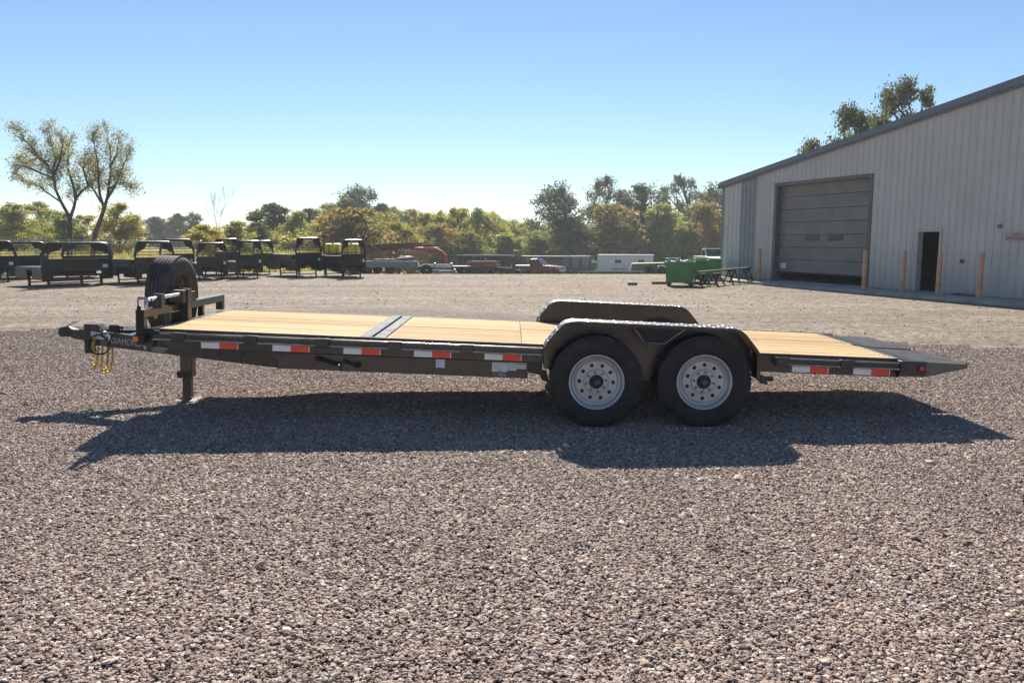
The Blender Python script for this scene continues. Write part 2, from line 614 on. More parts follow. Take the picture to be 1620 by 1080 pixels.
# ---- real stones over the near gravel
def stone_material():
    k = NT('crushed_stone')
    oi = k.n('ObjectInfo')
    col = k.ramp(oi.outputs['Random'], [(0, (0.15, 0.109, 0.092)), (0.16, (0.24, 0.173, 0.145)), (0.40, (0.345, 0.255, 0.212)),
                                        (0.62, (0.405, 0.305, 0.248)), (0.80, (0.46, 0.345, 0.27)), (0.93, (0.54, 0.46, 0.395)), (1.0, (0.70, 0.65, 0.59))])
    n = k.noise(k.coord(), 9, 4, 0.7)
    col = k.mix(1.0, col, k.ramp(n, [(0.3, (0.78, 0.77, 0.76)), (0.7, (1.1, 1.1, 1.1))]), 'MULTIPLY')
    ge = k.n('NewGeometry')
    big = k.noise(ge.outputs['Position'], 0.8, 4, 0.65)
    col = k.mix(1.0, col, k.ramp(big, [(0.32, (0.84, 0.83, 0.83)), (0.52, (1.0, 1.0, 1.0)), (0.70, (1.10, 1.09, 1.07))]), 'MULTIPLY')
    k.l(col, k.p.inputs['Base Color'])
    k.p.inputs['Roughness'].default_value = 0.8
    k.p.inputs['Specular IOR Level'].default_value = 0.35
    return k.m


def gravel_scatter(name, layers, ms):
    ng = bpy.data.node_groups.new(name, 'GeometryNodeTree')
    ng.interface.new_socket('Geometry', in_out='INPUT', socket_type='NodeSocketGeometry')
    ng.interface.new_socket('Geometry', in_out='OUTPUT', socket_type='NodeSocketGeometry')
    N = ng.nodes.new
    Lk = ng.links.new
    gi, go = N('NodeGroupInput'), N('NodeGroupOutput')
    join = N('GeometryNodeJoinGeometry')
    for i in range(8):
        ico = N('GeometryNodeMeshIcoSphere')
        ico.inputs['Radius'].default_value = 0.5
        ico.inputs['Subdivisions'].default_value = 2
        pos = N('GeometryNodeInputPosition')
        add = N('ShaderNodeVectorMath')
        add.operation = 'ADD'
        add.inputs[1].default_value = (3.7 * i, 1.3 * i, 5.1 * i)
        Lk(pos.outputs[0], add.inputs[0])
        vor = N('ShaderNodeTexVoronoi')
        vor.inputs['Scale'].default_value = 1.5
        Lk(add.outputs[0], vor.inputs['Vector'])
        sub = N('ShaderNodeVectorMath')
        sub.operation = 'SUBTRACT'
        sub.inputs[1].default_value = (0.5, 0.5, 0.5)
        Lk(vor.outputs['Color'], sub.inputs[0])
        sc = N('ShaderNodeVectorMath')
        sc.operation = 'SCALE'
        sc.inputs['Scale'].default_value = 0.34
        Lk(sub.outputs[0], sc.inputs[0])
        sp = N('GeometryNodeSetPosition')
        Lk(ico.outputs['Mesh'], sp.inputs['Geometry'])
        Lk(sc.outputs[0], sp.inputs['Offset'])
        tr = N('GeometryNodeTransform')
        tr.inputs['Scale'].default_value = [(1.2, 0.85, 0.55), (1.0, 0.9, 0.7), (1.35, 0.8, 0.45), (0.95, 0.95, 0.6),
                                            (1.25, 0.7, 0.6), (1.05, 0.8, 0.5), (1.4, 0.95, 0.5), (0.9, 0.8, 0.75)][i]
        Lk(sp.outputs[0], tr.inputs['Geometry'])
        sm = N('GeometryNodeSetMaterial')
        sm.inputs['Material'].default_value = ms
        Lk(tr.outputs[0], sm.inputs['Geometry'])
        ti = N('GeometryNodeGeometryToInstance')
        Lk(sm.outputs[0], ti.inputs[0])
        Lk(ti.outputs[0], join.inputs[0])
    outs = N('GeometryNodeJoinGeometry')

    def layer(d_near, d_far, smin, smax, power, seed, zoff):
        pos = N('GeometryNodeInputPosition')
        sep = N('ShaderNodeSeparateXYZ')
        Lk(pos.outputs[0], sep.inputs[0])
        mr = N('ShaderNodeMapRange')
        mr.interpolation_type = 'SMOOTHSTEP'
        for nm, v in (('From Min', 2.0), ('From Max', 12.5), ('To Min', d_near), ('To Max', d_far)):
            mr.inputs[nm].default_value = v
        Lk(sep.outputs['Y'], mr.inputs['Value'])
        dp = N('GeometryNodeDistributePointsOnFaces')
        dp.inputs['Seed'].default_value = seed
        Lk(gi.outputs[0], dp.inputs['Mesh'])
        Lk(mr.outputs[0], dp.inputs['Density'])
        rr = N('FunctionNodeRandomValue')
        rr.data_type = 'FLOAT_VECTOR'
        rr.inputs[0].default_value = (-0.26, -0.26, 0)
        rr.inputs[1].default_value = (0.26, 0.26, 6.28)
        rr.inputs['Seed'].default_value = seed + 1
        r1 = N('FunctionNodeRandomValue')
        r1.data_type = 'FLOAT'
        r1.inputs['Seed'].default_value = seed + 2
        pw = N('ShaderNodeMath')
        pw.operation = 'POWER'
        pw.inputs[1].default_value = power
        Lk(r1.outputs[1], pw.inputs[0])
        mp = N('ShaderNodeMapRange')
        mp.inputs['To Min'].default_value = smin
        mp.inputs['To Max'].default_value = smax
        Lk(pw.outputs[0], mp.inputs['Value'])
        r3 = N('FunctionNodeRandomValue')
        r3.data_type = 'FLOAT_VECTOR'
        r3.inputs[0].default_value = (0, 0, zoff[0])
        r3.inputs[1].default_value = (0, 0, zoff[1])
        r3.inputs['Seed'].default_value = seed + 3
        sp = N('GeometryNodeSetPosition')
        Lk(dp.outputs['Points'], sp.inputs['Geometry'])
        Lk(r3.outputs[0], sp.inputs['Offset'])
        ip = N('GeometryNodeInstanceOnPoints')
        ip.inputs['Pick Instance'].default_value = True
        ri = N('FunctionNodeRandomValue')
        ri.data_type = 'INT'
        ri.inputs[4].default_value = 0
        ri.inputs[5].default_value = 7
        ri.inputs['Seed'].default_value = seed + 5
        Lk(ri.outputs[2], ip.inputs['Instance Index'])
        Lk(sp.outputs[0], ip.inputs['Points'])
        Lk(join.outputs[0], ip.inputs['Instance'])
        Lk(rr.outputs[0], ip.inputs['Rotation'])
        Lk(mp.outputs[0], ip.inputs['Scale'])
        Lk(ip.outputs[0], outs.inputs[0])
    for la in layers:
        layer(*la)
    Lk(outs.outputs[0], go.inputs[0])
    return ng


def build_gravel():
    rng = np.random.default_rng(3)
    ys = np.concatenate([np.arange(1.7, 14.01, 0.35)])
    nx = 40
    verts, faces = [], []
    for y in ys:
        hw = 0.70 * y + 0.9
        for i in range(nx + 1):
            x = -hw + 2 * hw * i / nx
            verts.append((x, y, 0.006 + 0.005 * math.sin(x * 0.9 + y * 1.3) * math.sin(y * 0.7 + 1.0) + rng.uniform(-0.001, 0.002)))
    for j in range(len(ys) - 1):
        for i in range(nx):
            a = j * (nx + 1) + i
            xm, ym = verts[a][0], verts[a][1]
            if ym > 10.2 + 8.2 * math.exp(-0.030 * (xm + 2.6) ** 2) + 0.25:
                continue
            faces.append((a, a + 1, a + nx + 2, a + nx + 1))
    me = bpy.data.meshes.new('gravel')
    me.from_pydata(verts, [], faces)
    o = link_mesh('gravel', me, None)
    md = o.modifiers.new('scatter', 'NODES')
    st = stone_material()
    md.node_group = gravel_scatter('gravel_scatter', [(9500, 3200, 0.009, 0.023, 1.6, 11, (-0.002, 0.005)), (170, 60, 0.022, 0.036, 2.0, 47, (0.001, 0.005)),
                                                      (1.6, 0.9, 0.04, 0.065, 1.5, 91, (0.004, 0.010))], st)
    tag(o, 'loose mauve-grey crushed gravel covering the foreground around the trailer', 'gravel', kind='stuff')
    # loose stones lying about on the worn hardstanding farther back
    verts, faces = [], []
    ys = list(np.arange(10.5, 34.6, 1.0))
    for y in ys:
        hw = 0.70 * y + 2
        verts += [(-hw + 2 * hw * i / nx, y, 0.002) for i in range(nx + 1)]
    for j in range(len(ys) - 1):
        for i in range(nx):
            a = j * (nx + 1) + i
            xm, ym = verts[a][0], verts[a][1]
            if ym > 10.0 + 8.2 * math.exp(-0.030 * (xm + 2.6) ** 2) and xm < 8.3 + max(0, (30 - ym)) * 0.33 - 1.0:
                faces.append((a, a + 1, a + nx + 2, a + nx + 1))
    me = bpy.data.meshes.new('loose_stones')
    me.from_pydata(verts, [], faces)
    o = link_mesh('loose_stones', me, None)
    md = o.modifiers.new('scatter', 'NODES')
    md.node_group = gravel_scatter('stone_scatter', [(16, 16, 0.010, 0.030, 2.5, 5, (-0.003, 0.002)), (1.6, 1.6, 0.03, 0.06, 2.0, 23, (-0.004, 0.006))], st)
    tag(o, 'loose stones scattered over the worn tan hardstanding behind the trailer', 'stones', kind='stuff')


build_gravel()

# ================================================================== STEEL BUILDING
W0 = Vector((9.174, 28.35, 0))
WD = Vector((0.331, -0.9436, 0)).normalized()        # along the gable wall, towards the camera side
WN = Vector((-WD.y, WD.x, 0)) * -1.0                 # outward, towards the yard
if WN.x > 0:
    WN = -WN


def bmat():
    m = Matrix((WD, -WN, Vector((0, 0, 1)))).transposed().to_4x4()
    m.translation = W0
    return m


def build_shop():
    root = bpy.data.objects.new('steel_building', None)
    C.objects.link(root)
    root.matrix_world = bmat()
    tag(root, 'grey ribbed steel workshop with sloping gable roof and large sectional door', 'building')
    S0, S1, RIDGE = -2.90, 22.0, 11.8
    e0, slope = 3.62, 0.1362

    def top(s):
        return e0 + slope * (s - S0) if s <= RIDGE else e0 + slope * (2 * RIDGE - s - S0)
    od = (0.22, 4.72, 3.46)          # overhead door opening s0, s1, top
    md = (6.46, 7.28, 1.79)          # man door
    openings = [od, md]
    fibre = (-1.80, -0.83)
    cuts = {fibre[0], fibre[1]}
    edges = [S0]
    s = S0
    while s < S1 - 0.2:
        s += 0.914
        edges.append(min(s, S1))
    # snap two joints to the fibreglass strip
    for f in fibre:
        i = min(range(1, len(edges) - 1), key=lambda q: abs(edges[q] - f))
        edges[i] = f
    for a, c in zip(edges[:-1], edges[1:]):
        n = 4
        prof = []
        w = (c - a) / n
        for q in range(n):
            x = a + q * w
            prof += [(x + 0.0015, 0.0), (x + 0.040, 0.0), (x + 0.054, -0.028), (x + 0.080, -0.028), (x + 0.094, 0.0),
                     (x + w * 0.55, 0.0), (x + w * 0.57, -0.006), (x + w * 0.64, -0.006), (x + w * 0.66, 0.0)]
        prof.append((c - 0.0015, 0.0))
        xs = sorted(set([p[0] for p in prof] + [q for o in openings for q in o[:2] if a < q < c] + [RIDGE if a < RIDGE < c else a + 0.0015]))
        pa = np.array(prof)
        bb = MB()
        for x0, x1 in zip(xs[:-1], xs[1:]):
            d0, d1 = np.interp([x0, x1], pa[:, 0], pa[:, 1])
            zb = 0.10
            xm = (x0 + x1) / 2
            for o in openings:
                if o[0] < xm < o[1]:
                    zb = o[2]
            bb.quad((x0, d0, zb), (x1, d1, zb), (x1, d1, top(x1)), (x0, d0, top(x0)))
        bmesh.ops.remove_doubles(bb.b, verts=bb.b.verts, dist=0.0005)
        if abs(a - fibre[0]) < 0.01:
            p = bb.build('siding_panel', M_FIBRE, root)
            p['label'] = 'darker translucent fibreglass siding strip'
            for z in (0.9, 1.8, 2.7, 3.45):
                g = MB()
                g.box(a + 0.01, c - 0.01, -0.012, 0.10, z, z + 0.11)
                g.build('girt', M_FIBRE, root)
        else:
            bb.build('siding_panel', M_SIDING, root)
    # backing shell: interior liner, floor, rear and side walls
    DEP = 16.0
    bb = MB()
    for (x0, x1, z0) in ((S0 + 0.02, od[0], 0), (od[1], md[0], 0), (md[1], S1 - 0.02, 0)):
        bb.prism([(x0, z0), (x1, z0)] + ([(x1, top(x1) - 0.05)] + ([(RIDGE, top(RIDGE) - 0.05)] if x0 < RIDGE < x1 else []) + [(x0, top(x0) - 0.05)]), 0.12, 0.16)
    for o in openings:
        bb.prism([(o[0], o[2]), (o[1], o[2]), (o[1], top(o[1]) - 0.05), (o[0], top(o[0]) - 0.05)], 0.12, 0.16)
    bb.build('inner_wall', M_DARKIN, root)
    bb = MB()
    bb.prism([(S0, 0), (S1, 0), (S1, top(S1) - 0.02), (RIDGE, top(RIDGE) - 0.02), (S0, top(S0) - 0.02)], DEP, DEP + 0.06)
    bb.box(S0, S0 + 0.06, 0.2, DEP, 0, top(S0) - 0.03)
    bb.box(S1 - 0.06, S1, 0.2, DEP, 0, top(S1) - 0.03)
    bb.build('wall', M_SIDING, root)
    bb = MB()
    bb.box(S0 + 0.1, S1 - 0.1, 0.17, DEP - 0.1, 0.01, 0.105)
    bb.build('floor', M_CONC, root)
    # partition just inside so the openings look into a dark shop bay
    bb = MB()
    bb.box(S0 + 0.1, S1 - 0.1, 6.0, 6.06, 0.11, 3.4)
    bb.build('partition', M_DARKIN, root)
    # roof sheets
    for (xa, xb) in ((S0 - 0.16, RIDGE), (RIDGE, S1 + 0.16)):
        ta = e0 + slope * (xa - S0) if xa < RIDGE else top(RIDGE)
        tb = top(RIDGE) if xa < RIDGE else e0 + slope * (2 * RIDGE - xb - S0)
        bb = MB()
        bb.prism([(xa, ta + 0.02), (xb, tb + 0.02), (xb, tb + 0.10), (xa, ta + 0.10)], -0.10, DEP + 0.15)
        bb.build('roof', M_ROOF, root)
        bb = MB()
        bb.prism([(xa, ta - 0.07), (xb, tb - 0.07), (xb, tb + 0.115), (xa, ta + 0.115)], -0.145, -0.102)
        bb.prism([(xa, ta - 0.12), (xb, tb - 0.12), (xb, tb - 0.073), (xa, ta - 0.073)], -0.105, -0.04)
        bb.build('rake_trim', M_TRIM, root)
    bb = MB()
    bb.box(S0 - 0.05, S0 + 0.06, -0.045, -0.032, 0.1, top(S0) - 0.12)
    bb.box(S0 - 0.05, S0 - 0.035, -0.032, 0.2, 0.1, top(S0) - 0.12)
    bb.build('corner_trim', M_TRIM, root)
    bb = MB()
    bb.box(S0 - 0.30, S0 - 0.165, -0.1, DEP, top(S0) - 0.14, top(S0) + 0.03)
    bb.build('gutter', M_TRIM, root)
    # overhead door
    bb = MB()
    for (x0, x1, z0, z1) in ((od[0] - 0.02, od[0] + 0.10, 0.1, od[2] + 0.02), (od[1] - 0.10, od[1] + 0.02, 0.1, od[2] + 0.02), (od[0] + 0.10, od[1] - 0.10, od[2] - 0.09, od[2] + 0.02)):
        bb.box(x0, x1, -0.036, 0.30, z0, z1)
    fr = bb.build('door_frame', mat('door_jamb_grey', (0.125, 0.12, 0.115), 0.5, var=0.1), root)
    z0, z1, n = 0.42, 3.40, 7
    hh = (z1 - z0) / n
    for q in range(n):
        bb = MB()
        bb.box(od[0] + 0.105, od[1] - 0.105, 0.17, 0.21, z0 + q * hh + 0.006, z0 + (q + 1) * hh - 0.006, bevel=0.006)
        for zz in (0.12, 0.24, 0.33):
            bb.box(od[0] + 0.12, od[1] - 0.12, 0.1655, 0.169, z0 + q * hh + zz * hh / 0.42, z0 + q * hh + zz * hh / 0.42 + 0.012)
        p = bb.build('overhead_door_panel', M_OHDOOR, root)
        if q == 2:
            for (xa, xb) in ((1.63, 2.32), (2.74, 3.42)):
                w = MB()
                pts = []
                rr = 0.085
                for j in range(24):
                    a = 2 * math.pi * j / 24
                    cx = (xa + rr) if math.cos(a) < 0 else (xb - rr)
                    pts.append((cx + rr * math.cos(a), 1.585 + 1.15 * rr * math.sin(a)))
                w.prism(pts, 0.158, 0.172)
                w.build('window', M_GLASS, p)
        if q == 0:
            w = MB()
            w.box(od[0] + 0.22, od[0] + 0.50, 0.164, 0.172, z0 + 0.12, z0 + 0.30)
            w.build('notice', M_PAPER, p)
    bb = MB()
    bb.box(od[0] + 0.105, od[1] - 0.105, 0.172, 0.20, z0 - 0.05, z0 + 0.004)
    bb.build('door_seal', M_RUBBER, root)
    # man door
    bb = MB()
    bb.box(md[0] - 0.03, md[0] + 0.06, -0.034, 0.16, 0.1, md[2] + 0.02)
    bb.box(md[1] - 0.05, md[1] + 0.02, -0.034, 0.16, 0.1, md[2] + 0.02)
    bb.box(md[0] + 0.06, md[1] - 0.05, -0.034, 0.16, md[2] - 0.045, md[2] + 0.02)
    bb.build('door_frame', M_FRAMEW, root)
    bb = MB()
    bb.box(md[1] - 0.10, md[1] - 0.055, 0.18, 0.95, 0.12, md[2] - 0.05)
    dr = bb.build('door', M_OHDOOR, root)
    bb = MB()
    bb.tube([(md[1] - 0.12, 0.88, 0.95), (md[1] - 0.17, 0.88, 0.95), (md[1] - 0.17, 0.78, 0.95)], 0.012, 6)
    bb.build('handle', M_CHROME, dr)
    # electrical boxes low on the wall and a round vent above the sign
    bb = MB()
    bb.lathe([(-0.075, 0.001), (-0.075, 0.055), (-0.04, 0.06), (-0.031, 0.06)], 14, 'y', (9.02, 0, 1.86))
    bb.build('vent_cap', M_TRIM, root)
    bb = MB()
    bb.box(7.95, 8.03, -0.055, -0.032, 0.92, 1.02)
    bb.build('outlet_box', M_DARKSTEEL, root)
    # sign
    sg = bpy.data.objects.new('no_smoking_sign', None)
    C.objects.link(sg)
    sg.matrix_world = bmat() @ Matrix.Translation((9.17, -0.034, 1.515))
    tag(sg, 'small faded NO SMOKING sign with red letters on the grey steel wall', 'sign')
    bb = MB()
    bb.box(0, 0.66, -0.006, 0.0, 0, 0.195)
    bb.build('plate', M_SIGNBG, sg)
    for body, x, z, sz in (('NO', 0.235, 0.108, 0.092), ('SMOKING', 0.035, 0.018, 0.108)):
        me = text_mesh(body, sz, 0.002)
        o = link_mesh('lettering', me, M_SIGNRED, sg)
        o.location = (x, -0.009, z)
        o.rotation_euler = (R(90), 0, 0)
    # apron
    bb = MB()
    bb.box(S0 - 0.5, S1 + 0.3, -1.15, 0.0, -0.05, 0.09, bevel=0.01)
    ap = bb.build('concrete_apron', M_CONC)
    ap.matrix_world = bmat()
    tag(ap, kind='structure')
    # timber scraps at the foot of the wall
    bb = MB()
    bb.box(8.0, 8.55, -0.30, -0.16, 0.093, 0.15)
    sc = bb.build('timber_offcut', M_TIMBER)
    sc.matrix_world = bmat()
    tag(sc, 'dark timber offcut lying on the apron at the wall right of the open door', 'timber')


build_shop()


def build_bollards():
    pts = [(1200, 0.42, 'leftmost orange bollard left of the big sectional door'),
           (1366, 0.42, 'orange bollard at the right edge of the big sectional door'),
           (1427, 0.42, 'orange bollard midway between sectional door and open doorway'),
           (1483, 0.46, 'orange bollard at the right edge of the open dark doorway'),
           (1548, 0.52, 'rightmost orange bollard right of the open doorway')]
    proto = None
    cp, sp = math.cos(PITCH), math.sin(PITCH)
    for px, off, lab in pts:
        lo, hi = -3.0, 12.0
        for _ in range(40):                             # foot of the bollard on the apron, in front of the wall
            md = (lo + hi) / 2
            p = W0 + WD * md + WN * off
            dep = cp * p.y - sp * (0.09 - CAM_H)
            if 810 + F_PX * p.x / dep < px:
                lo = md
            else:
                hi = md
        if proto is None:
            t = empty('bollard', (p.x, p.y, 0.088))
            bb = MB()
            bb.lathe([(0, 0.001), (0, 0.062), (1.10, 0.062), (1.125, 0.05), (1.13, 0.001)], 16, 'z')
            bb.build('post', M_BOLLARD, t, smooth=40)
            bb = MB()
            bb.lathe([(0, 0.072), (0.012, 0.10), (0.0, 0.13)], 16, 'z')
            bb.build('footing', M_CONC, t)
            proto = t
        else:
            t = copy_tree(proto)
            t.location = (p.x, p.y, 0.088)
        t.rotation_euler = (R(random.uniform(-0.8, 0.8)), R(random.uniform(-0.8, 0.8)), random.uniform(0, 6))
        tag(t, lab, 'bollard', 'orange bollards along the workshop wall')


random.seed(5)
build_bollards()

# ================================================================== TRAILER
TH = R(2.35)                                          # nose held up by the jack
TR = empty('equipment_trailer', (1.137, 7.52, 0))
TR.rotation_euler = (0, TH, 0)
tag(TR, 'long black tandem-axle tilt trailer with fresh pine deck and upright spare wheel', 'trailer')
HW = 0.93                                             # half width over the frame
DK = 0.632                                            # deck height in trailer space


def build_frame():
    # upper (tilting) frame: side channels and front / rear cross channels
    for sg in (-1, 1):
        bb = MB()
        y = sg * HW
        bb.box(-4.16, 2.12, min(y, y - sg * 0.012), max(y, y - sg * 0.012), 0.478, 0.618)
        bb.box(-4.16, 2.12, min(y - sg * 0.012, y - sg * 0.07), max(y - sg * 0.012, y - sg * 0.07), 0.606, 0.618)
        bb.box(-4.16, 2.12, min(y - sg * 0.012, y - sg * 0.07), max(y - sg * 0.012, y - sg * 0.07), 0.478, 0.490)
        bb.build('side_channel', M_BLACK, TR, bevel=0.003)
        # lower beam: deep parallel part, then converging to the coupler
        bb = MB()
        yo = sg * (HW - 0.008)
        bb.prism([(-3.13, 0.337), (-1.02, 0.337), (-1.02, 0.474), (-3.13, 0.474)], min(yo, yo - sg * 0.06), max(yo, yo - sg * 0.06))
        bb.build('lower_beam', M_BLACK, TR, bevel=0.003)
        bb = MB()
        a = Vector((-3.10, sg * (HW - 0.038), 0.4055))
        e = Vector((-5.21, sg * -0.0032, 0.4055))
        bb.bar(a, e, 0.06, 0.137)
        bb.build('tongue_beam', M_BLACK, TR, bevel=0.004)
        # bracket behind the lower beam and a rear hanger
        bb = MB()
        bb.prism([(-1.018, 0.474), (-0.90, 0.474), (-0.895, 0.372), (-1.018, 0.395)], min(y - sg * 0.02, y - sg * 0.09), max(y - sg * 0.02, y - sg * 0.09))
        bb.prism([(-1.018, 0.397), (-0.895, 0.374), (-0.895, 0.368), (-1.018, 0.391)], min(y - sg * 0.005, y - sg * 0.10), max(y - sg * 0.005, y - sg * 0.10))
        bb.build('spring_bracket', M_BLACKD, TR)
    for x in (-4.10, -3.4, -2.8, -1.6, -1.0, -0.4, 0.2, 0.8, 1.4, 1.98):
        bb = MB()
        bb.box(x, x + 0.05, -HW + 0.013, HW - 0.013, 0.50, 0.585)
        bb.build('crossmember', M_BLACKD, TR)
    bb = MB()
    bb.box(-4.225, -4.162, -HW - 0.045, HW + 0.045, 0.478, 0.634, bevel=0.004)
    bb.build('front_channel', M_BLACK, TR)
    for q in ((-4.36, -4.16, 0.36), (-4.80, -4.74, 0.14)):
        bb = MB()
        bb.box(q[0], q[1], -q[2], q[2], 0.388, 0.46)
        bb.build('tongue_crossmember', M_BLACK, TR)
    # rub rails and stake pockets
    for sg in (-1, 1):
        yo = sg * (HW + 0.062)
        segs = [(-4.15, -0.905), (1.05, 2.08)]
        for (x0, x1) in segs:
            bb = MB()
            bb.box(x0, x1, min(yo, yo - sg * 0.008), max(yo, yo - sg * 0.008), 0.556, 0.606)
            rl = bb.build('rub_rail', M_BLACK, TR)
            for z, dy in ((0.606, 0.0), (0.556, 0.012)):
                bb = MB()
                bb.tube([(x0, yo + sg * dy - sg * 0.004, z), (x1, yo + sg * dy - sg * 0.004, z)], 0.009, 10)
                bb.build('rail_edge', M_RAILEDGE, rl, smooth=60)  # round bars added and coloured bright as the highlight lines of the rail
        for x in (-3.94, -3.34, -2.74, -2.14, -1.54, 1.10, 1.64):
            bb = MB()
            bb.box(x - 0.056, x + 0.056, min(sg * (HW + 0.001), sg * (HW + 0.084)), max(sg * (HW + 0.001), sg * (HW + 0.084)), 0.546, 0.616, bevel=0.004)
            bb.build('stake_pocket', M_BLACK, TR)
        # top angle that holds the plank edges
        y0, y1 = sorted((sg * (HW + 0.004), sg * (HW - 0.018)))
        for x0, x1 in ((-4.16, -0.89), (0.86, 2.11)):
            bb = MB()
            bb.box(x0, x1, y0, y1, 0.619, 0.636, bevel=0.002)
            bb.build('deck_edge_angle', M_BLACK, TR)


build_frame()


def build_deck():
    rnd = random.Random(4)
    n = 10
    w = 2 * (HW - 0.02) / n
    for (x0, x1) in ((-4.155, -2.452), (-2.228, -1.083), (-1.079, 2.085)):
        for i in range(n):
            y0 = -HW + 0.02 + i * w
            bb = MB()
            bb.box(0, x1 - x0, 0.0015, w - 0.0015, 0, 0.036, bevel=0.0025)
            o = bb.build('plank', M_WOOD, TR)
            o.location = (x0, y0, 0.597 + rnd.uniform(-0.0015, 0.002))
    # bare steel cross channel between the two decks
    bb = MB()
    bb.box(-2.447, -2.355, -HW + 0.02, HW - 0.02, 0.58, 0.6375, bevel=0.003)
    bb.build('deck_cross_channel', M_DARKPAINT, TR)
    bb = MB()
    bb.box(-2.330, -2.233, -HW + 0.02, HW - 0.02, 0.58, 0.6375, bevel=0.003)
    bb.build('deck_cross_channel', M_DARKPAINT, TR)
    bb = MB()
    bb.box(-2.354, -2.331, -HW + 0.02, HW - 0.02, 0.58, 0.612)
    bb.build('hinge_gap_plate', M_BLACKD, TR)
    bb = MB()
    for (xx) in (-4.12, -2.49, -2.19, -1.12, -1.05, 0.3, 1.2, 2.05):
        for i in range(n):
            for f in (0.28, 0.72):
                bb.lathe([(0.6325, 0.0055), (0.6355, 0.0055), (0.6362, 0.0005)], 6, 'z', (xx, -HW + 0.02 + (i + f) * w, 0.0))
    tag(bb.build('deck_screws', M_DARKSTEEL, TR), kind='stuff')


M_DARKPAINT = mat('grey_black_channel', (0.12, 0.135, 0.155), 0.7, var=0.15, dust=0.1, spec=0.08)
build_deck()


def tread_bars(bb, plane, u0, u1, v0, v1, pitch, length=0.022, width=0.0055, h=0.0022, slant=0):
    """raised lozenges of tread plate; plane(u, v) gives point, u-dir, v-dir, normal"""
    nu = int((u1 - u0) / pitch)
    nv = int((v1 - v0) / pitch)
    for i in range(nu):
        for j in range(nv):
            u, v = u0 + (i + 0.5) * (u1 - u0) / nu, v0 + (j + 0.5) * (v1 - v0) / nv
            if slant:
                u = u0 + (i * pitch + slant * (v - v0)) % (u1 - u0)
            p, du, dv, nn = plane(u, v)
            d = (du + dv) if (i + j) % 2 else (du - dv)
            if slant:
                d = du * slant + dv
            d = d.normalized()
            q = nn.cross(d)
            a, e = p - d * length / 2, p + d * length / 2
            s0, s1 = q * width / 2, q * -width / 2
            m = p + nn * h
            va = bb.b.verts.new(a)
            ve = bb.b.verts.new(e)
            v0_, v1_ = bb.b.verts.new(p + s0), bb.b.verts.new(p + s1)
            t0, t1 = bb.b.verts.new(m - d * length * 0.28), bb.b.verts.new(m + d * length * 0.28)
            for f in ((va, v1_, t0), (v1_, t1, t0), (v1_, ve, t1), (ve, v0_, t1), (v0_, t0, t1), (v0_, va, t0)):
                bb.b.faces.new(f)


FEND = [(-0.897, 0.470), (-0.899, 0.640), (-0.880, 0.682), (-0.770, 0.822), (-0.738, 0.847), (-0.690, 0.861), (-0.640, 0.865),
        (0.600, 0.857), (0.655, 0.852), (0.700, 0.836), (0.735, 0.808), (0.838, 0.690), (0.858, 0.655), (0.872, 0.440)]


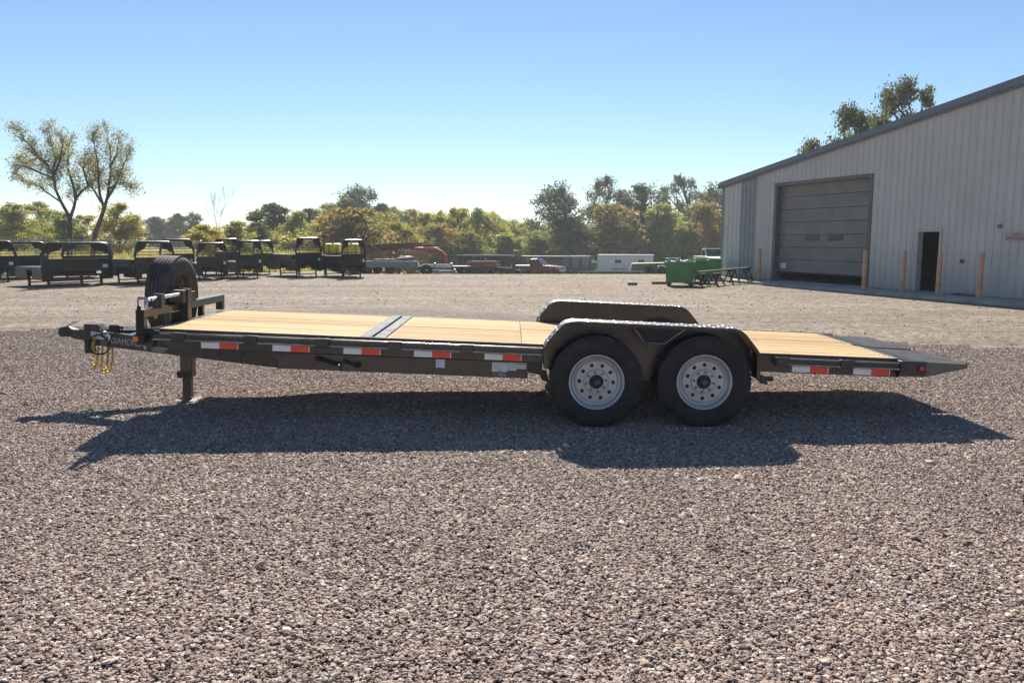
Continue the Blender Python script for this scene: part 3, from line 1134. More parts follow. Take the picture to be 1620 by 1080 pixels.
def build_fender(sg):
    yo, yi = sg * 1.162, sg * (HW + 0.004)
    t = 0.006
    bb = MB()
    P = [Vector((x, z)) for x, z in FEND]
    nrm = []
    for i in range(len(P)):
        d = (P[min(i + 1, len(P) - 1)] - P[max(i - 1, 0)]).normalized()
        nrm.append(Vector((-d.y, d.x)))
    inner = [p - n * t for p, n in zip(P, nrm)]
    for i in range(len(P) - 1):
        a, c, ia, ic = P[i], P[i + 1], inner[i], inner[i + 1]
        bb.quad((a.x, yo, a.y), (c.x, yo, c.y), (c.x, yi, c.y), (a.x, yi, a.y))
        bb.quad((ia.x, yo, ia.y), (ia.x, yi, ia.y), (ic.x, yi, ic.y), (ic.x, yo, ic.y))
        bb.quad((a.x, yo, a.y), (ia.x, yo, ia.y), (ic.x, yo, ic.y), (c.x, yo, c.y))
        bb.quad((a.x, yi, a.y), (c.x, yi, c.y), (ic.x, yi, ic.y), (ia.x, yi, ia.y))
    bmesh.ops.remove_doubles(bb.b, verts=bb.b.verts, dist=0.0002)
    f = bb.build('fender', M_TREAD, TR, smooth=25)
    # folded lip along the outer edge
    bb = MB()
    lip = [p - n * 0.028 for p, n in zip(P, nrm)]
    y0, y1 = yo - sg * 0.0005, yo + sg * 0.0035
    for i in range(len(P) - 1):
        a, c, ia, ic = P[i] - nrm[i] * 0.001, P[i + 1] - nrm[i + 1] * 0.001, lip[i], lip[i + 1]
        bb.quad((a.x, y1, a.y), (c.x, y1, c.y), (ic.x, y1, ic.y), (ia.x, y1, ia.y))
        bb.quad((a.x, y0, a.y), (ia.x, y0, ia.y), (ic.x, y0, ic.y), (c.x, y0, c.y))
        bb.quad((ia.x, y0, ia.y), (ia.x, y1, ia.y), (ic.x, y1, ic.y), (ic.x, y0, ic.y))
        bb.quad((a.x, y0, a.y), (c.x, y0, c.y), (c.x, y1, c.y), (a.x, y1, a.y))
    bb.build('fender_lip', M_BLACK, f)
    # raised tread pattern over the top
    cum = [0]
    for i in range(len(P) - 1):
        cum.append(cum[-1] + (P[i + 1] - P[i]).length)

    def plane(u, v):
        i = max(q for q in range(len(cum) - 1) if cum[q] <= u + 1e-9)
        d = (P[i + 1] - P[i]).normalized()
        p = P[i] + d * (u - cum[i])
        nn = Vector((-d.y, 0, d.x))
        return Vector((p.x, v, p.y)) + nn * 0.0002, Vector((d.x, 0, d.y)), Vector((0, 1, 0)), nn
    bb = MB()
    lo, hi = sorted((yo, yi))
    tread_bars(bb, plane, 0.02, cum[-1] - 0.02, lo + 0.006, hi - 0.006, 0.056, 0.044, 0.017, 0.0024)
    tag(bb.build('tread_pattern', M_TREADBAR, f), kind='stuff')
    # trapezoid gusset between the wheels, of the same tread plate
    bb = MB()
    a0, a1 = sorted((yo + sg * 0.0042, yo + sg * 0.009))
    bb.prism([(-0.185, 0.836), (0.225, 0.832), (0.068, 0.712), (-0.092, 0.715)], a0, a1)
    g = bb.build('gusset_plate', M_TREAD, f)
    bb = MB()
    rim = [(-0.185, 0.836), (-0.092, 0.715), (0.068, 0.712), (0.225, 0.832)]
    for (p, q) in zip(rim[:-1], rim[1:]):
        yy = yo + sg * 0.011
        bb.tube([(p[0], yy, p[1]), (q[0], yy, q[1])], 0.0032, 5)
    bb.build('gusset_edge', M_RAILEDGE, g)  # bright edge line of the gusset, its highlight put into the colour
    bb = MB()

    def gp(u, v):
        return Vector((u, yo + sg * 0.0093, v)), Vector((1, 0, 0)), Vector((0, 0, 1)) * sg, Vector((0, sg, 0))
    for row in range(4):
        z = 0.730 + row * 0.026
        hw = 0.075 + (z - 0.715) * 1.10
        nb = max(1, int(2 * hw / 0.027))
        for q in range(nb):
            x = -0.012 - hw + (q + 0.5) * 2 * hw / nb + (z - 0.715) * 0.12
            tread_bars(bb, gp, x - 0.012, x + 0.012, z - 0.012, z + 0.012, 0.0239, 0.02, 0.006, 0.002)
    tag(bb.build('gusset_tread', M_TREAD, g), kind='stuff')
    # inner panel with the two wheel arches cut out of it
    px_, pz_ = [p.x for p in inner], [p.y - 0.002 for p in inner]

    def low(x):
        return 0.44 if abs(x + 0.02) > 0.05 else 0.37
    order = np.argsort(px_)
    pxs, pzs = np.array(px_)[order], np.array(pz_)[order]
    xs = list(np.linspace(-0.885, 0.850, 90))
    y0, y1 = sg * (HW + 0.004), sg * (HW + 0.010)
    bb = MB()
    for x0, x1 in zip(xs[:-1], xs[1:]):
        t0, t1 = float(np.interp(x0, pxs, pzs)), float(np.interp(x1, pxs, pzs))
        b0, b1 = min(low(x0), t0 - 0.002), min(low(x1), t1 - 0.002)
        bb.quad((x0, y1, b0), (x1, y1, b1), (x1, y1, t1), (x0, y1, t0))
        bb.quad((x0, y0, t0), (x1, y0, t1), (x1, y0, b1), (x0, y0, b0))
        bb.quad((x0, y0, b0), (x1, y0, b1), (x1, y1, b1), (x0, y1, b0))
    bmesh.ops.remove_doubles(bb.b, verts=bb.b.verts, dist=0.0003)
    bb.build('fender_panel', M_BLACK, f)
    # small gusset rib and pad under the panel
    bb = MB()
    bb.prism([(-0.06, 0.71), (-0.03, 0.71), (-0.044, 0.665)], *sorted((sg * (HW + 0.0105), sg * (HW + 0.19))))
    bb.build('fender_brace', M_BLACK, f)
    # rear mud flap stay with a bolt
    bb = MB()
    y0, y1 = sorted((yo - sg * 0.01, yo - sg * 0.07))
    bb.prism([(0.875, 0.49), (0.93, 0.47), (0.94, 0.405), (0.885, 0.415)], y0, y1)
    bb.lathe([(0.94, 0.001), (0.94, 0.02), (0.985, 0.02), (0.985, 0.001)], 8, 'x', (0, yo - sg * 0.04, 0.452))
    bb.build('fender_step', M_BLACKD, f)
    return f


build_fender(-1)
build_fender(1)


def ring_with_holes(bb, r0, r1, rh, rc, n, t, sgn=1):
    """flat annulus at axis position t, with n round holes of radius rh on the circle rc"""
    K = 16
    half = math.pi / n
    for q in range(n):
        th0 = 2 * math.pi * q / n
        hole, outer = [], []
        for j in range(K):
            a = 2 * math.pi * j / K + math.pi / K * 0
            c, s_ = math.cos(a), math.sin(a)
            hole.append((th0 + rh * s_ / rc, rc + rh * c))
            k1 = half / abs(s_) * 1.0 if abs(s_) > 1e-6 else 1e9
            k2 = ((r1 - rc) if c > 0 else (rc - r0)) / abs(c) if abs(c) > 1e-6 else 1e9
            # walk in (theta * rc, r) space
            kk = min(half * rc / abs(s_) if abs(s_) > 1e-6 else 1e9, k2)
            outer.append((th0 + kk * s_ / rc, rc + kk * c))
        # push samples nearest the corners onto the corners
        for cx, cy in ((half, r1), (half, r0), (-half, r0), (-half, r1)):
            j = min(range(K), key=lambda w: (rc * (outer[w][0] - th0 - cx)) ** 2 + (outer[w][1] - cy) ** 2)
            outer[j] = (th0 + cx, cy)
        V = lambda p, d=0.0: bb.b.verts.new((p[1] * math.cos(p[0]), t + d, p[1] * math.sin(p[0])))
        vh = [V(p) for p in hole]
        vo = [V(p) for p in outer]
        vd = [V(p, 0.012 * sgn) for p in hole]
        for j in range(K):
            k = (j + 1) % K
            bb.b.faces.new((vh[j], vh[k], vo[k], vo[j]))
            bb.b.faces.new((vh[j], vd[j], vd[k], vh[k]))


def make_wheel(parent, name='wheel', rub=None, roll=0.0):
    """road wheel: outer face towards -y, axis along y, centre at the origin"""
    w = bpy.data.objects.new(name, None)
    C.objects.link(w)
    w.parent = parent
    Ro = 0.3825
    bb = MB()
    prof = [(-0.075, 0.222), (-0.098, 0.238), (-0.108, 0.262), (-0.1135, 0.300), (-0.112, 0.332), (-0.108, 0.345), (-0.100, 0.362), (-0.088, Ro - 0.008)]
    ys = [-0.078, -0.052, -0.044, -0.020, -0.012, 0.012, 0.020, 0.044, 0.052, 0.078]
    for i, y in enumerate(ys):
        if i and i % 2 == 0:
            prof += [(y - 0.0001, Ro - 0.010), (y, Ro)] if False else [(y, Ro)]
        else:
            prof += [(y, Ro)]
        if i % 2 == 1 and i < len(ys) - 1:
            prof += [(y + 0.001, Ro - 0.010), (ys[i + 1] - 0.001, Ro - 0.010)]
    prof += [(0.088, Ro - 0.008), (0.100, 0.362), (0.108, 0.345), (0.112, 0.332), (0.1135, 0.300), (0.108, 0.262), (0.098, 0.238), (0.075, 0.222)]
    bb.lathe(prof, 72, 'y')
    # shoulder sipes
    for q in range(60):
        a = 2 * math.pi * q / 60
        for s_ in (-1, 1):
            m = Matrix.Rotation(-a, 4, 'Y')
            bb.box(Ro - 0.020, Ro + 0.0015, s_ * 0.082 - 0.011, s_ * 0.082 + 0.011, -0.0155, 0.0155, m)
    # raised sidewall ring and lettering-like ribs are left to the mould line
    ty = bb.build('tyre', rub or M_RUBBER, w, smooth=35)
    bb = MB()
    bb.lathe([(-0.1145, 0.266), (-0.1165, 0.270), (-0.1150, 0.274)], 56, 'y')
    bb.lathe([(-0.1150, 0.318), (-0.1165, 0.322), (-0.1145, 0.326)], 56, 'y')
    bb.build('mould_line', rub or M_RUBBER, ty, smooth=60)
    bb = MB()
    bb.lathe([(-0.070, 0.214), (-0.084, 0.2285), (-0.090, 0.2285), (-0.0905, 0.222), (-0.086, 0.214), (-0.064, 0.205), (-0.050, 0.200), (-0.044, 0.190),
              (-0.042, 0.182), (-0.050, 0.176), (-0.054, 0.170), (-0.0535, 0.166)], 56, 'y')
    ring_with_holes(bb, 0.106, 0.166, 0.0165, 0.139, 10, -0.0535, 1)
    bb.lathe([(-0.0535, 0.106), (-0.066, 0.100), (-0.067, 0.060), (-0.058, 0.057), (-0.03, 0.057)], 56, 'y')
    # barrel and inner flange
    bb.lathe([(-0.050, 0.200), (0.02, 0.188), (0.06, 0.200), (0.085, 0.2285), (0.09, 0.2285)], 40, 'y')
    rm = bb.build('rim', M_RIM, w, smooth=30)
    for q in range(8):
        a = 2 * math.pi * q / 8 + 0.2
        bb = MB()
        bb.lathe([(-0.0665, 0.0115), (-0.076, 0.0108), (-0.079, 0.007), (-0.079, 0.0005)], 6, 'y', (0.081 * math.cos(a), 0, 0.081 * math.sin(a)))
        bb.build('lug_nut', M_GALV, rm)
    bb = MB()
    bb.lathe([(0.0, 0.185), (-0.030, 0.180), (-0.032, 0.056)], 32, 'y')
    bb.lathe([(-0.030, 0.0565), (-0.040, 0.050), (-0.040, 0.001)], 32, 'y')
    bb.build('brake_drum', M_BLACKD, w)
    bb = MB()
    bb.lathe([(-0.041, 0.034), (-0.085, 0.034), (-0.094, 0.030), (-0.097, 0.024), (-0.094, 0.019), (-0.0935, 0.012), (-0.096, 0.011), (-0.096, 0.0005)], 20, 'y')
    bb.build('hub_cap', M_DARKSTEEL, w, smooth=40)
    return w


w0 = make_wheel(TR)
w0.location = (-0.458, -1.045, 0.366)
w1 = copy_tree(w0, TR)
w1.location = (0.426, -1.045, 0.402)
w1.rotation_euler = (0, 0.31, 0)
for x, z in ((-0.458, 0.366), (0.426, 0.402)):
    q = copy_tree(w0, TR)
    q.location = (x, 1.045, z)
    q.rotation_euler = (0, 0.7, math.pi)


def build_axles():
    for x, z in ((-0.458, 0.366), (0.426, 0.402)):
        bb = MB()
        bb.tube([(x, -0.95, z - 0.03), (x, 0.95, z - 0.03)], 0.05, 10)
        bb.build('axle', M_BLACKD, TR)
        for sg in (-1, 1):
            bb = MB()
            for q in range(4):
                L = 0.36 - q * 0.07
                bb.tube([(x - L, sg * 0.86, z + 0.05 + 0.02 * q * 0.4), (x - L / 2, sg * 0.86, z + 0.015 + 0.012 * q), (x, sg * 0.86, z + 0.012 * q),
                         (x + L / 2, sg * 0.86, z + 0.015 + 0.012 * q), (x + L, sg * 0.86, z + 0.05 + 0.02 * q * 0.4)], 0.008, 4)
            bb.build('leaf_spring', M_BLACKD, TR)
    for sg in (-1, 1):
        bb = MB()
        bb.prism([(-0.06, 0.48), (0.03, 0.48), (0.02, 0.30), (-0.05, 0.30)], *sorted((sg * 0.83, sg * 0.90)))
        bb.lathe([(sg * 0.905, 0.018), (sg * 0.918, 0.016), (sg * 0.92, 0.001)], 8, 'y', (-0.015, 0, 0.345))
        bb.build('equaliser_hanger', M_BLACKD, TR)
        bb = MB()
        bb.prism([(-0.93, 0.40), (-0.86, 0.40), (-0.83, 0.30), (-0.90, 0.325)], *sorted((sg * 0.83, sg * 0.90)))
        bb.build('front_hanger', M_BLACKD, TR)


build_axles()


def build_tail():
    # knife-edge tail: two solid wings behind the deck
    for (y0, y1) in ((-HW, -0.10), (0.02, HW)):
        bb = MB()
        bb.prism([(2.090, 0.484), (2.330, 0.486), (2.690, 0.577), (2.690, 0.611), (2.300, 0.616), (2.125, 0.634), (2.090, 0.634)], y0, y1)
        wg = bb.build('tail_wing', M_TAILPLATE, TR, bevel=0.003)
        bb = MB()
        d = Vector((0.175, 0, -0.018)).normalized()

        def pl(u, v):
            if u < 0.176:
                p = Vector((2.125, 0, 0.634)) + d * u
                return Vector((p.x, v, p.z)) + Vector((0.1, 0, 1)) * 0.0003, d, Vector((0, 1, 0)), Vector((-d.z, 0, d.x))
            e = Vector((0.39, 0, -0.005)).normalized()
            p = Vector((2.300, 0, 0.616)) + e * (u - 0.176)
            return Vector((p.x, v, p.z + 0.0003)), e, Vector((0, 1, 0)), Vector((-e.z, 0, e.x))
        tread_bars(bb, pl, 0.004, 0.55, y0 + 0.01, y1 - 0.01, 0.034, 0.030, 0.008, 0.0024)
        tag(bb.build('tread_pattern', M_TAILPLATE, wg), kind='stuff')
    for sg in (-1, 1):
        y0, y1 = sorted((sg * (HW + 0.002), sg * (HW + 0.085)))
        bb = MB()
        bb.box(2.085, 2.300, y0, y1, 0.512, 0.628, bevel=0.004)
        lb = bb.build('light_box', M_BLACK, TR)
        bb = MB()
        yy = sg * (HW + 0.086)
        prof = [(yy - sg * 0.002, 0.034), (yy + sg * 0.008, 0.034), (yy + sg * 0.010, 0.026)]
        bb.lathe(prof, 20, 'y', (2.255, 0, 0.570))
        bb.build('lamp_bezel', M_RUBBER, lb)
        bb = MB()
        bb.lathe([(yy, 0.026), (yy + sg * 0.010, 0.024), (yy + sg * 0.014, 0.012), (yy + sg * 0.015, 0.0005)], 20, 'y', (2.255, 0, 0.570))
        bb.build('tail_lamp', M_REDLENS, lb, smooth=50)
        bb = MB()
        bb.lathe([(2.302, 0.03), (2.308, 0.028), (2.311, 0.001)], 16, 'x', (0, sg * (HW + 0.045), 0.570))
        bb.build('tail_lamp', M_REDLENS, lb)


build_tail()


def build_front():
    # rack across the deck front
    bb = MB()
    bb.box(-4.300, -4.230, -0.985, 0.88, 0.722, 0.792, bevel=0.005)
    bb.build('rack_rail', M_BLACK, TR)
    for y in (-0.985, 0.81):
        bb = MB()
        bb.box(-4.300, -4.230, y, y + 0.07, 0.50 if y < 0 else 0.636, 0.7215, bevel=0.004)
        bb.build('rack_post', M_BLACK, TR)
    for y in (-0.46, 0.30):
        bb = MB()
        bb.box(-4.290, -4.240, y, y + 0.05, 0.50, 0.7215, bevel=0.004)
        bb.build('rack_post', M_BLACK, TR)
    # spare wheel mount
    bb = MB()
    bb.box(-4.228, -4.158, -0.255, -0.165, 0.50, 0.925, bevel=0.005)
    bb.build('spare_mount_post', M_BLACK, TR)
    bb = MB()
    bb.box(-4.300, -4.170, -0.335, -0.257, 0.80, 0.915, bevel=0.004)
    bb.tube([(-4.40, 0.02, 0.832), (-4.23, 0.02, 0.832)], 0.05, 10)
    bb.box(-4.25, -4.225, -0.20, 0.10, 0.78, 0.88)
    bb.build('spare_mount_plate', M_BLACKD, TR)
    bb = MB()
    bb.tube([(-4.20, -0.337, 0.880), (-4.20, -0.72, 0.880)], 0.017, 10)
    bb.build('lock_bar', M_CHROME, TR, smooth=60)
    bb = MB()
    bb.box(-4.232, -4.165, -0.795, -0.722, 0.79, 0.915, bevel=0.004)
    bb.box(-4.240, -4.232, -0.80, -0.715, 0.70, 0.915)
    bb.build('lock_bracket', M_BLACK, TR)
    bb = MB()
    bb.tube([(-4.20, -0.80, 0.880), (-4.20, -1.00, 0.880)], 0.015, 8)
    bb.lathe([(-0.93, 0.022), (-0.90, 0.022)], 10, 'y', (-4.20, 0, 0.880))
    bb.tube([(-4.20, -1.01, 0.90), (-4.20, -1.03, 0.86), (-4.20, -1.02, 0.82), (-4.20, -0.99, 0.82), (-4.20, -0.98, 0.86)], 0.008, 6)
    bb.tube([(-4.27, -0.98, 0.90), (-4.27, -1.0, 0.86), (-4.27, -0.99, 0.82), (-4.27, -0.96, 0.82)], 0.008, 6)
    bb.tube([(-4.27, -0.97, 0.888), (-4.19, -0.99, 0.888)], 0.013, 6)
    bb.build('shackle', M_CHROME, TR)
    bb = MB()
    bb.tube([(-4.25, -1.02, 0.83), (-4.255, -1.03, 0.74), (-4.25, -1.03, 0.66), (-4.235, -1.03, 0.63), (-4.18, -1.02, 0.615), (-4.10, -0.99, 0.615)], 0.017, 8)
    bb.build('crank_handle', M_RUBBER, TR, smooth=60)
    # spare wheel, standing across the trailer
    sp = copy_tree(w0, TR)
    sp.name = 'spare_wheel'
    sp.location = (-4.415, 0.02, 0.832)
    sp.rotation_euler = (0, 0, R(90))
    sp['label'] = 'upright spare wheel with dusty worn tyre at the trailer nose'
    rubbed = None
    for ch in children(sp):
        if ch.name.startswith('tyre'):
            ch.data = ch.data.copy()
            ch.data.materials[0] = M_RUBBER_OLD
        if ch.name.startswith('rim'):
            ch.data = ch.data.copy()
            ch.data.materials[0] = M_RUSTD
    # coupler
    bb = MB()
    bb.box(-5.235, -5.175, -0.055, 0.055, 0.255, 0.535, bevel=0.004)
    for z in (0.28, 0.33, 0.38, 0.43, 0.48, 0.515):
        bb.lathe([(-0.066, 0.001), (-0.066, 0.011), (0.066, 0.011), (0.066, 0.001)], 6, 'y', (-5.205, 0, z))
    bb.prism([(-5.18, 0.535), (-5.10, 0.535), (-5.05, 0.478), (-5.18, 0.478)], -0.05, 0.05)
    bb.build('adjustable_channel', M_BLACK, TR)
    bb = MB()
    bb.prism([(-5.23, 0.375), (-5.23, 0.475), (-5.34, 0.475), (-5.42, 0.50), (-5.475, 0.485), (-5.49, 0.44), (-5.48, 0.415), (-5.38, 0.41), (-5.33, 0.385)], -0.042, 0.042)
    bb.lathe([(0.405, 0.058), (0.43, 0.058), (0.47, 0.048), (0.49, 0.02), (0.492, 0.001)], 16, 'z', (-5.43, 0, 0))
    cp = bb.build('coupler', M_BLACKD, TR, smooth=35, bevel=0.004)
    bb = MB()
    bb.bar((-5.44, 0, 0.495), (-5.31, 0, 0.555), 0.03, 0.010)
    bb.tube([(-5.40, -0.03, 0.50), (-5.36, -0.035, 0.53), (-5.33, -0.035, 0.56)], 0.006, 5)
    bb.build('latch', M_CHROME, cp)
    bb = MB()
    bb.prism([(-5.30, 0.478), (-5.24, 0.478), (-5.24, 0.50)], -0.03, 0.03)
    bb.build('coupler_cap', M_CHROME, cp)
    # gold safety chains, bunched over the coupler and hanging
    def chain(name, pts, n):
        pts = [Vector(p) for p in pts]
        seg = [0]
        for a, c in zip(pts[:-1], pts[1:]):
            seg.append(seg[-1] + (c - a).length)
        bb = MB()
        for i in range(n):
            u = seg[-1] * (i + 0.5) / n
            j = max(q for q in range(len(seg) - 1) if seg[q] <= u)
            d = (pts[j + 1] - pts[j]).normalized()
            p = pts[j] + d * (u - seg[j])
            side = d.orthogonal().normalized()
            if i % 2:
                side = d.cross(side)
            L, Wd = seg[-1] / n * 0.78, 0.011
            loop = []
            for q in range(8):
                a = 2 * math.pi * q / 8
                loop.append(p + d * (L * math.cos(a)) + side * (Wd * math.sin(a)))
            loop.append(loop[0])
            bb.tube(loop, 0.0042, 5, caps=False)
        bb.build(name, M_GOLD, TR, smooth=60)
    chain('safety_chain', [(-5.10, -0.075, 0.44), (-5.13, -0.09, 0.36), (-5.14, -0.09, 0.16), (-5.12, -0.09, 0.12), (-5.10, -0.09, 0.16), (-5.08, -0.09, 0.33)], 30)
    chain('safety_chain', [(-5.04, -0.09, 0.36), (-5.045, -0.1, 0.12), (-5.02, -0.1, 0.085), (-5.00, -0.1, 0.13), (-4.985, -0.09, 0.35)], 26)
    chain('safety_chain', [(-4.93, -0.12, 0.36), (-4.935, -0.12, 0.20), (-4.96, -0.12, 0.105), (-5.00, -0.12, 0.09)], 16)
    # cables and the plug
    bb = MB()
    pts = []
    for i in range(25):
        a = 2 * math.pi * i / 24
        pts.append((-5.055 + 0.10 * math.cos(a), -0.125 - 0.01 * math.sin(a * 2), 0.355 + 0.092 * math.sin(a)))
    bb.tube(pts, 0.008, 6, caps=False)
    bb.tube([(-5.08, -0.06, 0.475), (-5.06, -0.10, 0.50), (-5.03, -0.12, 0.46), (-5.02, -0.125, 0.42)], 0.006, 6)
    bb.tube([(-4.86, -0.10, 0.50), (-4.84, -0.16, 0.51), (-4.88, -0.19, 0.47), (-4.92, -0.20, 0.40), (-4.915, -0.19, 0.36)], 0.007, 6)
    bb.tube([(-4.86, -0.10, 0.50), (-4.95, 0.0, 0.485), (-5.05, 0.02, 0.48)], 0.007, 6)
    bb.build('wiring_cable', M_RUBBER, TR, smooth=60)
    bb = MB()
    bb.lathe([(-0.0, 0.001), (0.0, 0.028), (0.08, 0.03), (0.085, 0.022), (0.12, 0.018), (0.12, 0.001)], 10, 'x', (-5.0, -0.02, 0.508))
    bb.build('trailer_plug', M_BLACKD, TR)
    bb = MB()
    bb.lathe([(-0.14, 0.001), (-0.14, 0.035), (-0.10, 0.04), (-0.09, 0.02)], 14, 'y', (-5.0, 0, 0.375))
    bb.build('jack_knob', M_DARKSTEEL, TR)
    # jack
    zf = -4.28 * math.sin(TH)
    bb = MB()
    bb.box(-4.325, -4.215, -0.055, 0.055, 0.06, 0.50, bevel=0.004)
    jk = bb.build('jack_tube', M_BLACK, TR)
    bb = MB()
    bb.box(-4.31, -4.235, -0.0375, 0.0375, zf + 0.02, 0.0595, bevel=0.003)
    for z in (-0.10, -0.04, 0.02):
        bb.lathe([(-0.040, 0.001), (-0.040, 0.009), (-0.0376, 0.009)], 10, 'y', (-4.272, 0, z))
    bb.build('jack_leg', M_BLACK, TR)
    bb = MB()
    bb.box(-4.345, -4.205, -0.068, -0.056, 0.055, 0.12)
    bb.tube([(-4.36, -0.03, 0.09), (-4.325, -0.03, 0.09)], 0.02, 8)
    bb.tube([(-4.27, -0.075, 0.10), (-4.27, -0.07, 0.03)], 0.006, 6)
    bb.build('jack_pin', M_BLACKD, TR)
    bb = MB()
    m = Matrix.Translation((-4.272, 0, zf)) @ Matrix.Rotation(-TH, 4, 'Y')
    bb.box(-0.105, 0.105, -0.105, 0.105, 0.002, 0.014, m)
    bb.prism([(-0.10, 0.0141), (-0.04, 0.0141), (-0.04, 0.05)], -0.01, 0.01)
    bmesh.ops.transform(bb.b, matrix=m, verts=[v for v in bb.b.verts if v.co.x > -2])
    bb.build('jack_foot', M_FOOT, TR)
    # side marker lamps
    bb = MB()
    bb.box(-4.292, -4.20, -1.045, -0.986, 0.522, 0.592, bevel=0.006)
    mk = bb.build('marker_housing', M_RUBBER, TR)
    bb = MB()
    bb.lathe([(-4.285, 0.027), (-4.297, 0.025), (-4.300, 0.001)], 18, 'x', (0, -1.016, 0.557))
    bb.lathe([(-1.045, 0.025), (-1.052, 0.024), (-1.055, 0.001)], 18, 'y', (-4.272, 0, 0.557))
    bb.build('amber_lamp', M_AMBER, mk)


build_front()


def build_marks():
    # conspicuity tape, white then red
    for x in (-3.777, -3.177, -2.580, -1.985, -1.390, 1.207, 1.727):
        y = -HW - 0.0005
        bb = MB()
        bb.box(0, 0.152, -0.0012, 0, 0, 0.052)
        a = bb.build('reflective_tape', M_TAPEW, TR)
        a.location = (x, y, 0.4865)
        bb = MB()
        bb.box(0.1525, 0.305, -0.0012, 0, 0, 0.052)
        bb.build('red_band', M_TAPER, a)
        bb = MB()
        bb.box(0.3055, 0.312, -0.0012, 0, 0, 0.052)
        bb.build('end_band', M_TAPEW, a)
    yl = -(HW - 0.008) - 0.0006

    def card(name, x0, x1, z0, z1, m, par=TR, d=0.0012):
        bb = MB()
        bb.box(x0, x1, yl - d, yl, z0, z1)
        return bb.build(name, m, par)
    # warning labels on the lower beam
    a = card('warning_label', -1.325, -1.196, 0.386, 0.467, M_PAPER)
    yl -= 0.0013
    card('label_header', -1.325, -1.196, 0.458, 0.467, M_YELLOW, a)
    for z in (0.445, 0.436, 0.424, 0.412, 0.404):
        card('print_line', -1.315, -1.315 + random.uniform(0.07, 0.11), z, z + 0.003, M_PAPERG, a, 0.0004)
    card('print_mark', -1.27, -1.255, 0.392, 0.400, M_INK, a, 0.0004)
    yl += 0.0013
    a = card('warning_label', -1.194, -1.118, 0.400, 0.469, M_PAPER)
    yl -= 0.0013
    card('label_header', -1.190, -1.122, 0.455, 0.465, M_YELLOW, a)
    for z in (0.444, 0.435, 0.426, 0.417, 0.408):
        card('print_line', -1.188, -1.126, z, z + 0.0035, M_PAPERG, a, 0.0004)
    yl += 0.0013
    a = card('warning_label', -1.116, -1.036, 0.417, 0.470, M_PAPER)
    yl -= 0.0013
    card('label_header', -1.112, -1.040, 0.456, 0.466, M_REDD, a)
    for z in (0.445, 0.436, 0.427):
        card('print_line', -1.110, -1.045, z, z + 0.003, M_PAPERG, a, 0.0004)
    yl += 0.0013
    a = card('maker_label', -1.320, -1.198, 0.347, 0.384, M_INK)
    yl -= 0.0013
    card('label_mark', -1.310, -1.285, 0.360, 0.378, M_REDD, a)
    for z in (0.368, 0.359, 0.351):
        card('print_line', -1.270, -1.21, z, z + 0.004, M_PAPERG, a, 0.0004)
    yl += 0.0013
    a = card('inspection_label', -1.800, -1.724, 0.400, 0.470, M_PAPER)
    yl -= 0.0013
    for z in (0.458, 0.447, 0.436, 0.420, 0.411):
        card('print_line', -1.793, -1.793 + random.uniform(0.045, 0.062), z, z + 0.003, M_PAPERG, a, 0.0004)
    yl += 0.0013
    # crank handle and hook clipped on the lower beam
    bb = MB()
    bb.tube([(-2.815, yl - 0.02, 0.445), (-2.61, yl - 0.03, 0.392)], 0.016, 8)
    bb.tube([(-2.61, yl - 0.03, 0.392), (-2.60, yl - 0.03, 0.392), (-2.603, yl - 0.03, 0.345)], 0.005, 6)
    bb.build('winch_handle', M_RUBBER, TR, smooth=60)
    bb = MB()
    bb.lathe([(yl - 0.05, 0.001), (yl - 0.05, 0.009), (yl - 0.02, 0.009)], 8, 'y', (-2.606, 0, 0.398))
    bb.build('handle_bolt', M_CHROME, TR)
    bb = MB()
    bb.tube([(-2.57, yl - 0.02, 0.421), (-2.50, yl - 0.03, 0.404), (-2.45, yl - 0.03, 0.408), (-2.435, yl - 0.03, 0.397), (-2.45, yl - 0.03, 0.384), (-2.48, yl - 0.03, 0.386)], 0.011, 7)
    bb.lathe([(yl - 0.032, 0.001), (yl - 0.032, 0.02), (yl, 0.02)], 10, 'y', (-2.565, 0, 0.422))
    bb.build('hook', M_RUBBER, TR, smooth=60)
    # decals on the near tongue beam
    a = Vector((-3.10, -(HW - 0.038), 0.0))
    e = Vector((-5.12, -0.035, 0.0))
    d = (a - e).normalized()                       # towards the deck
    nrm = Vector((d.y, -d.x, 0)).normalized()
    if nrm.y > 0:
        nrm = -nrm
    L = (a - e).length
    tb = Matrix((d, -nrm, Vector((0, 0, 1)))).transposed().to_4x4()
    tb.translation = e + nrm * 0.0305

    def tcard(name, poly, m, off=0.0, par=None, rnd=0):
        bb = MB()
        bb.prism(poly, -0.0012 - off, -off)
        o = bb.build(name, m, par or TR)
        o.matrix_local = tb if par is None else Matrix.Identity(4)
        return o

    def word(body, size, s, z, m, par=None, name='lettering', wid=None):
        me = text_mesh(body, size, 0.0006)
        o = link_mesh(name, me, m, TR)
        sc = 1.0
        if wid:
            w = max(v.co.x for v in me.vertices) - min(v.co.x for v in me.vertices)
            sc = wid / w
        o.matrix_local = tb @ Matrix.Translation((s, -0.0018, z)) @ Matrix.Rotation(R(90), 4, 'X') @ Matrix.Diagonal((sc, 1, 1, 1))
        return o
    o = tcard('shipping_label', [(-0.10, 0.455), (-0.085, 0.405), (0.145, 0.400), (0.145, 0.462), (-0.10, 0.470)], M_PAPER)
    tcard('label_stripe', [(-0.10, 0.452), (0.145, 0.446), (0.145, 0.452), (-0.10, 0.459)], M_REDD, 0.0013, o)
    for z in (0.436, 0.426, 0.416):
        tcard('print_line', [(-0.07, z), (0.10, z - 0.003), (0.10, z + 0.001), (-0.07, z + 0.004)], M_PAPERG, 0.0013, o)
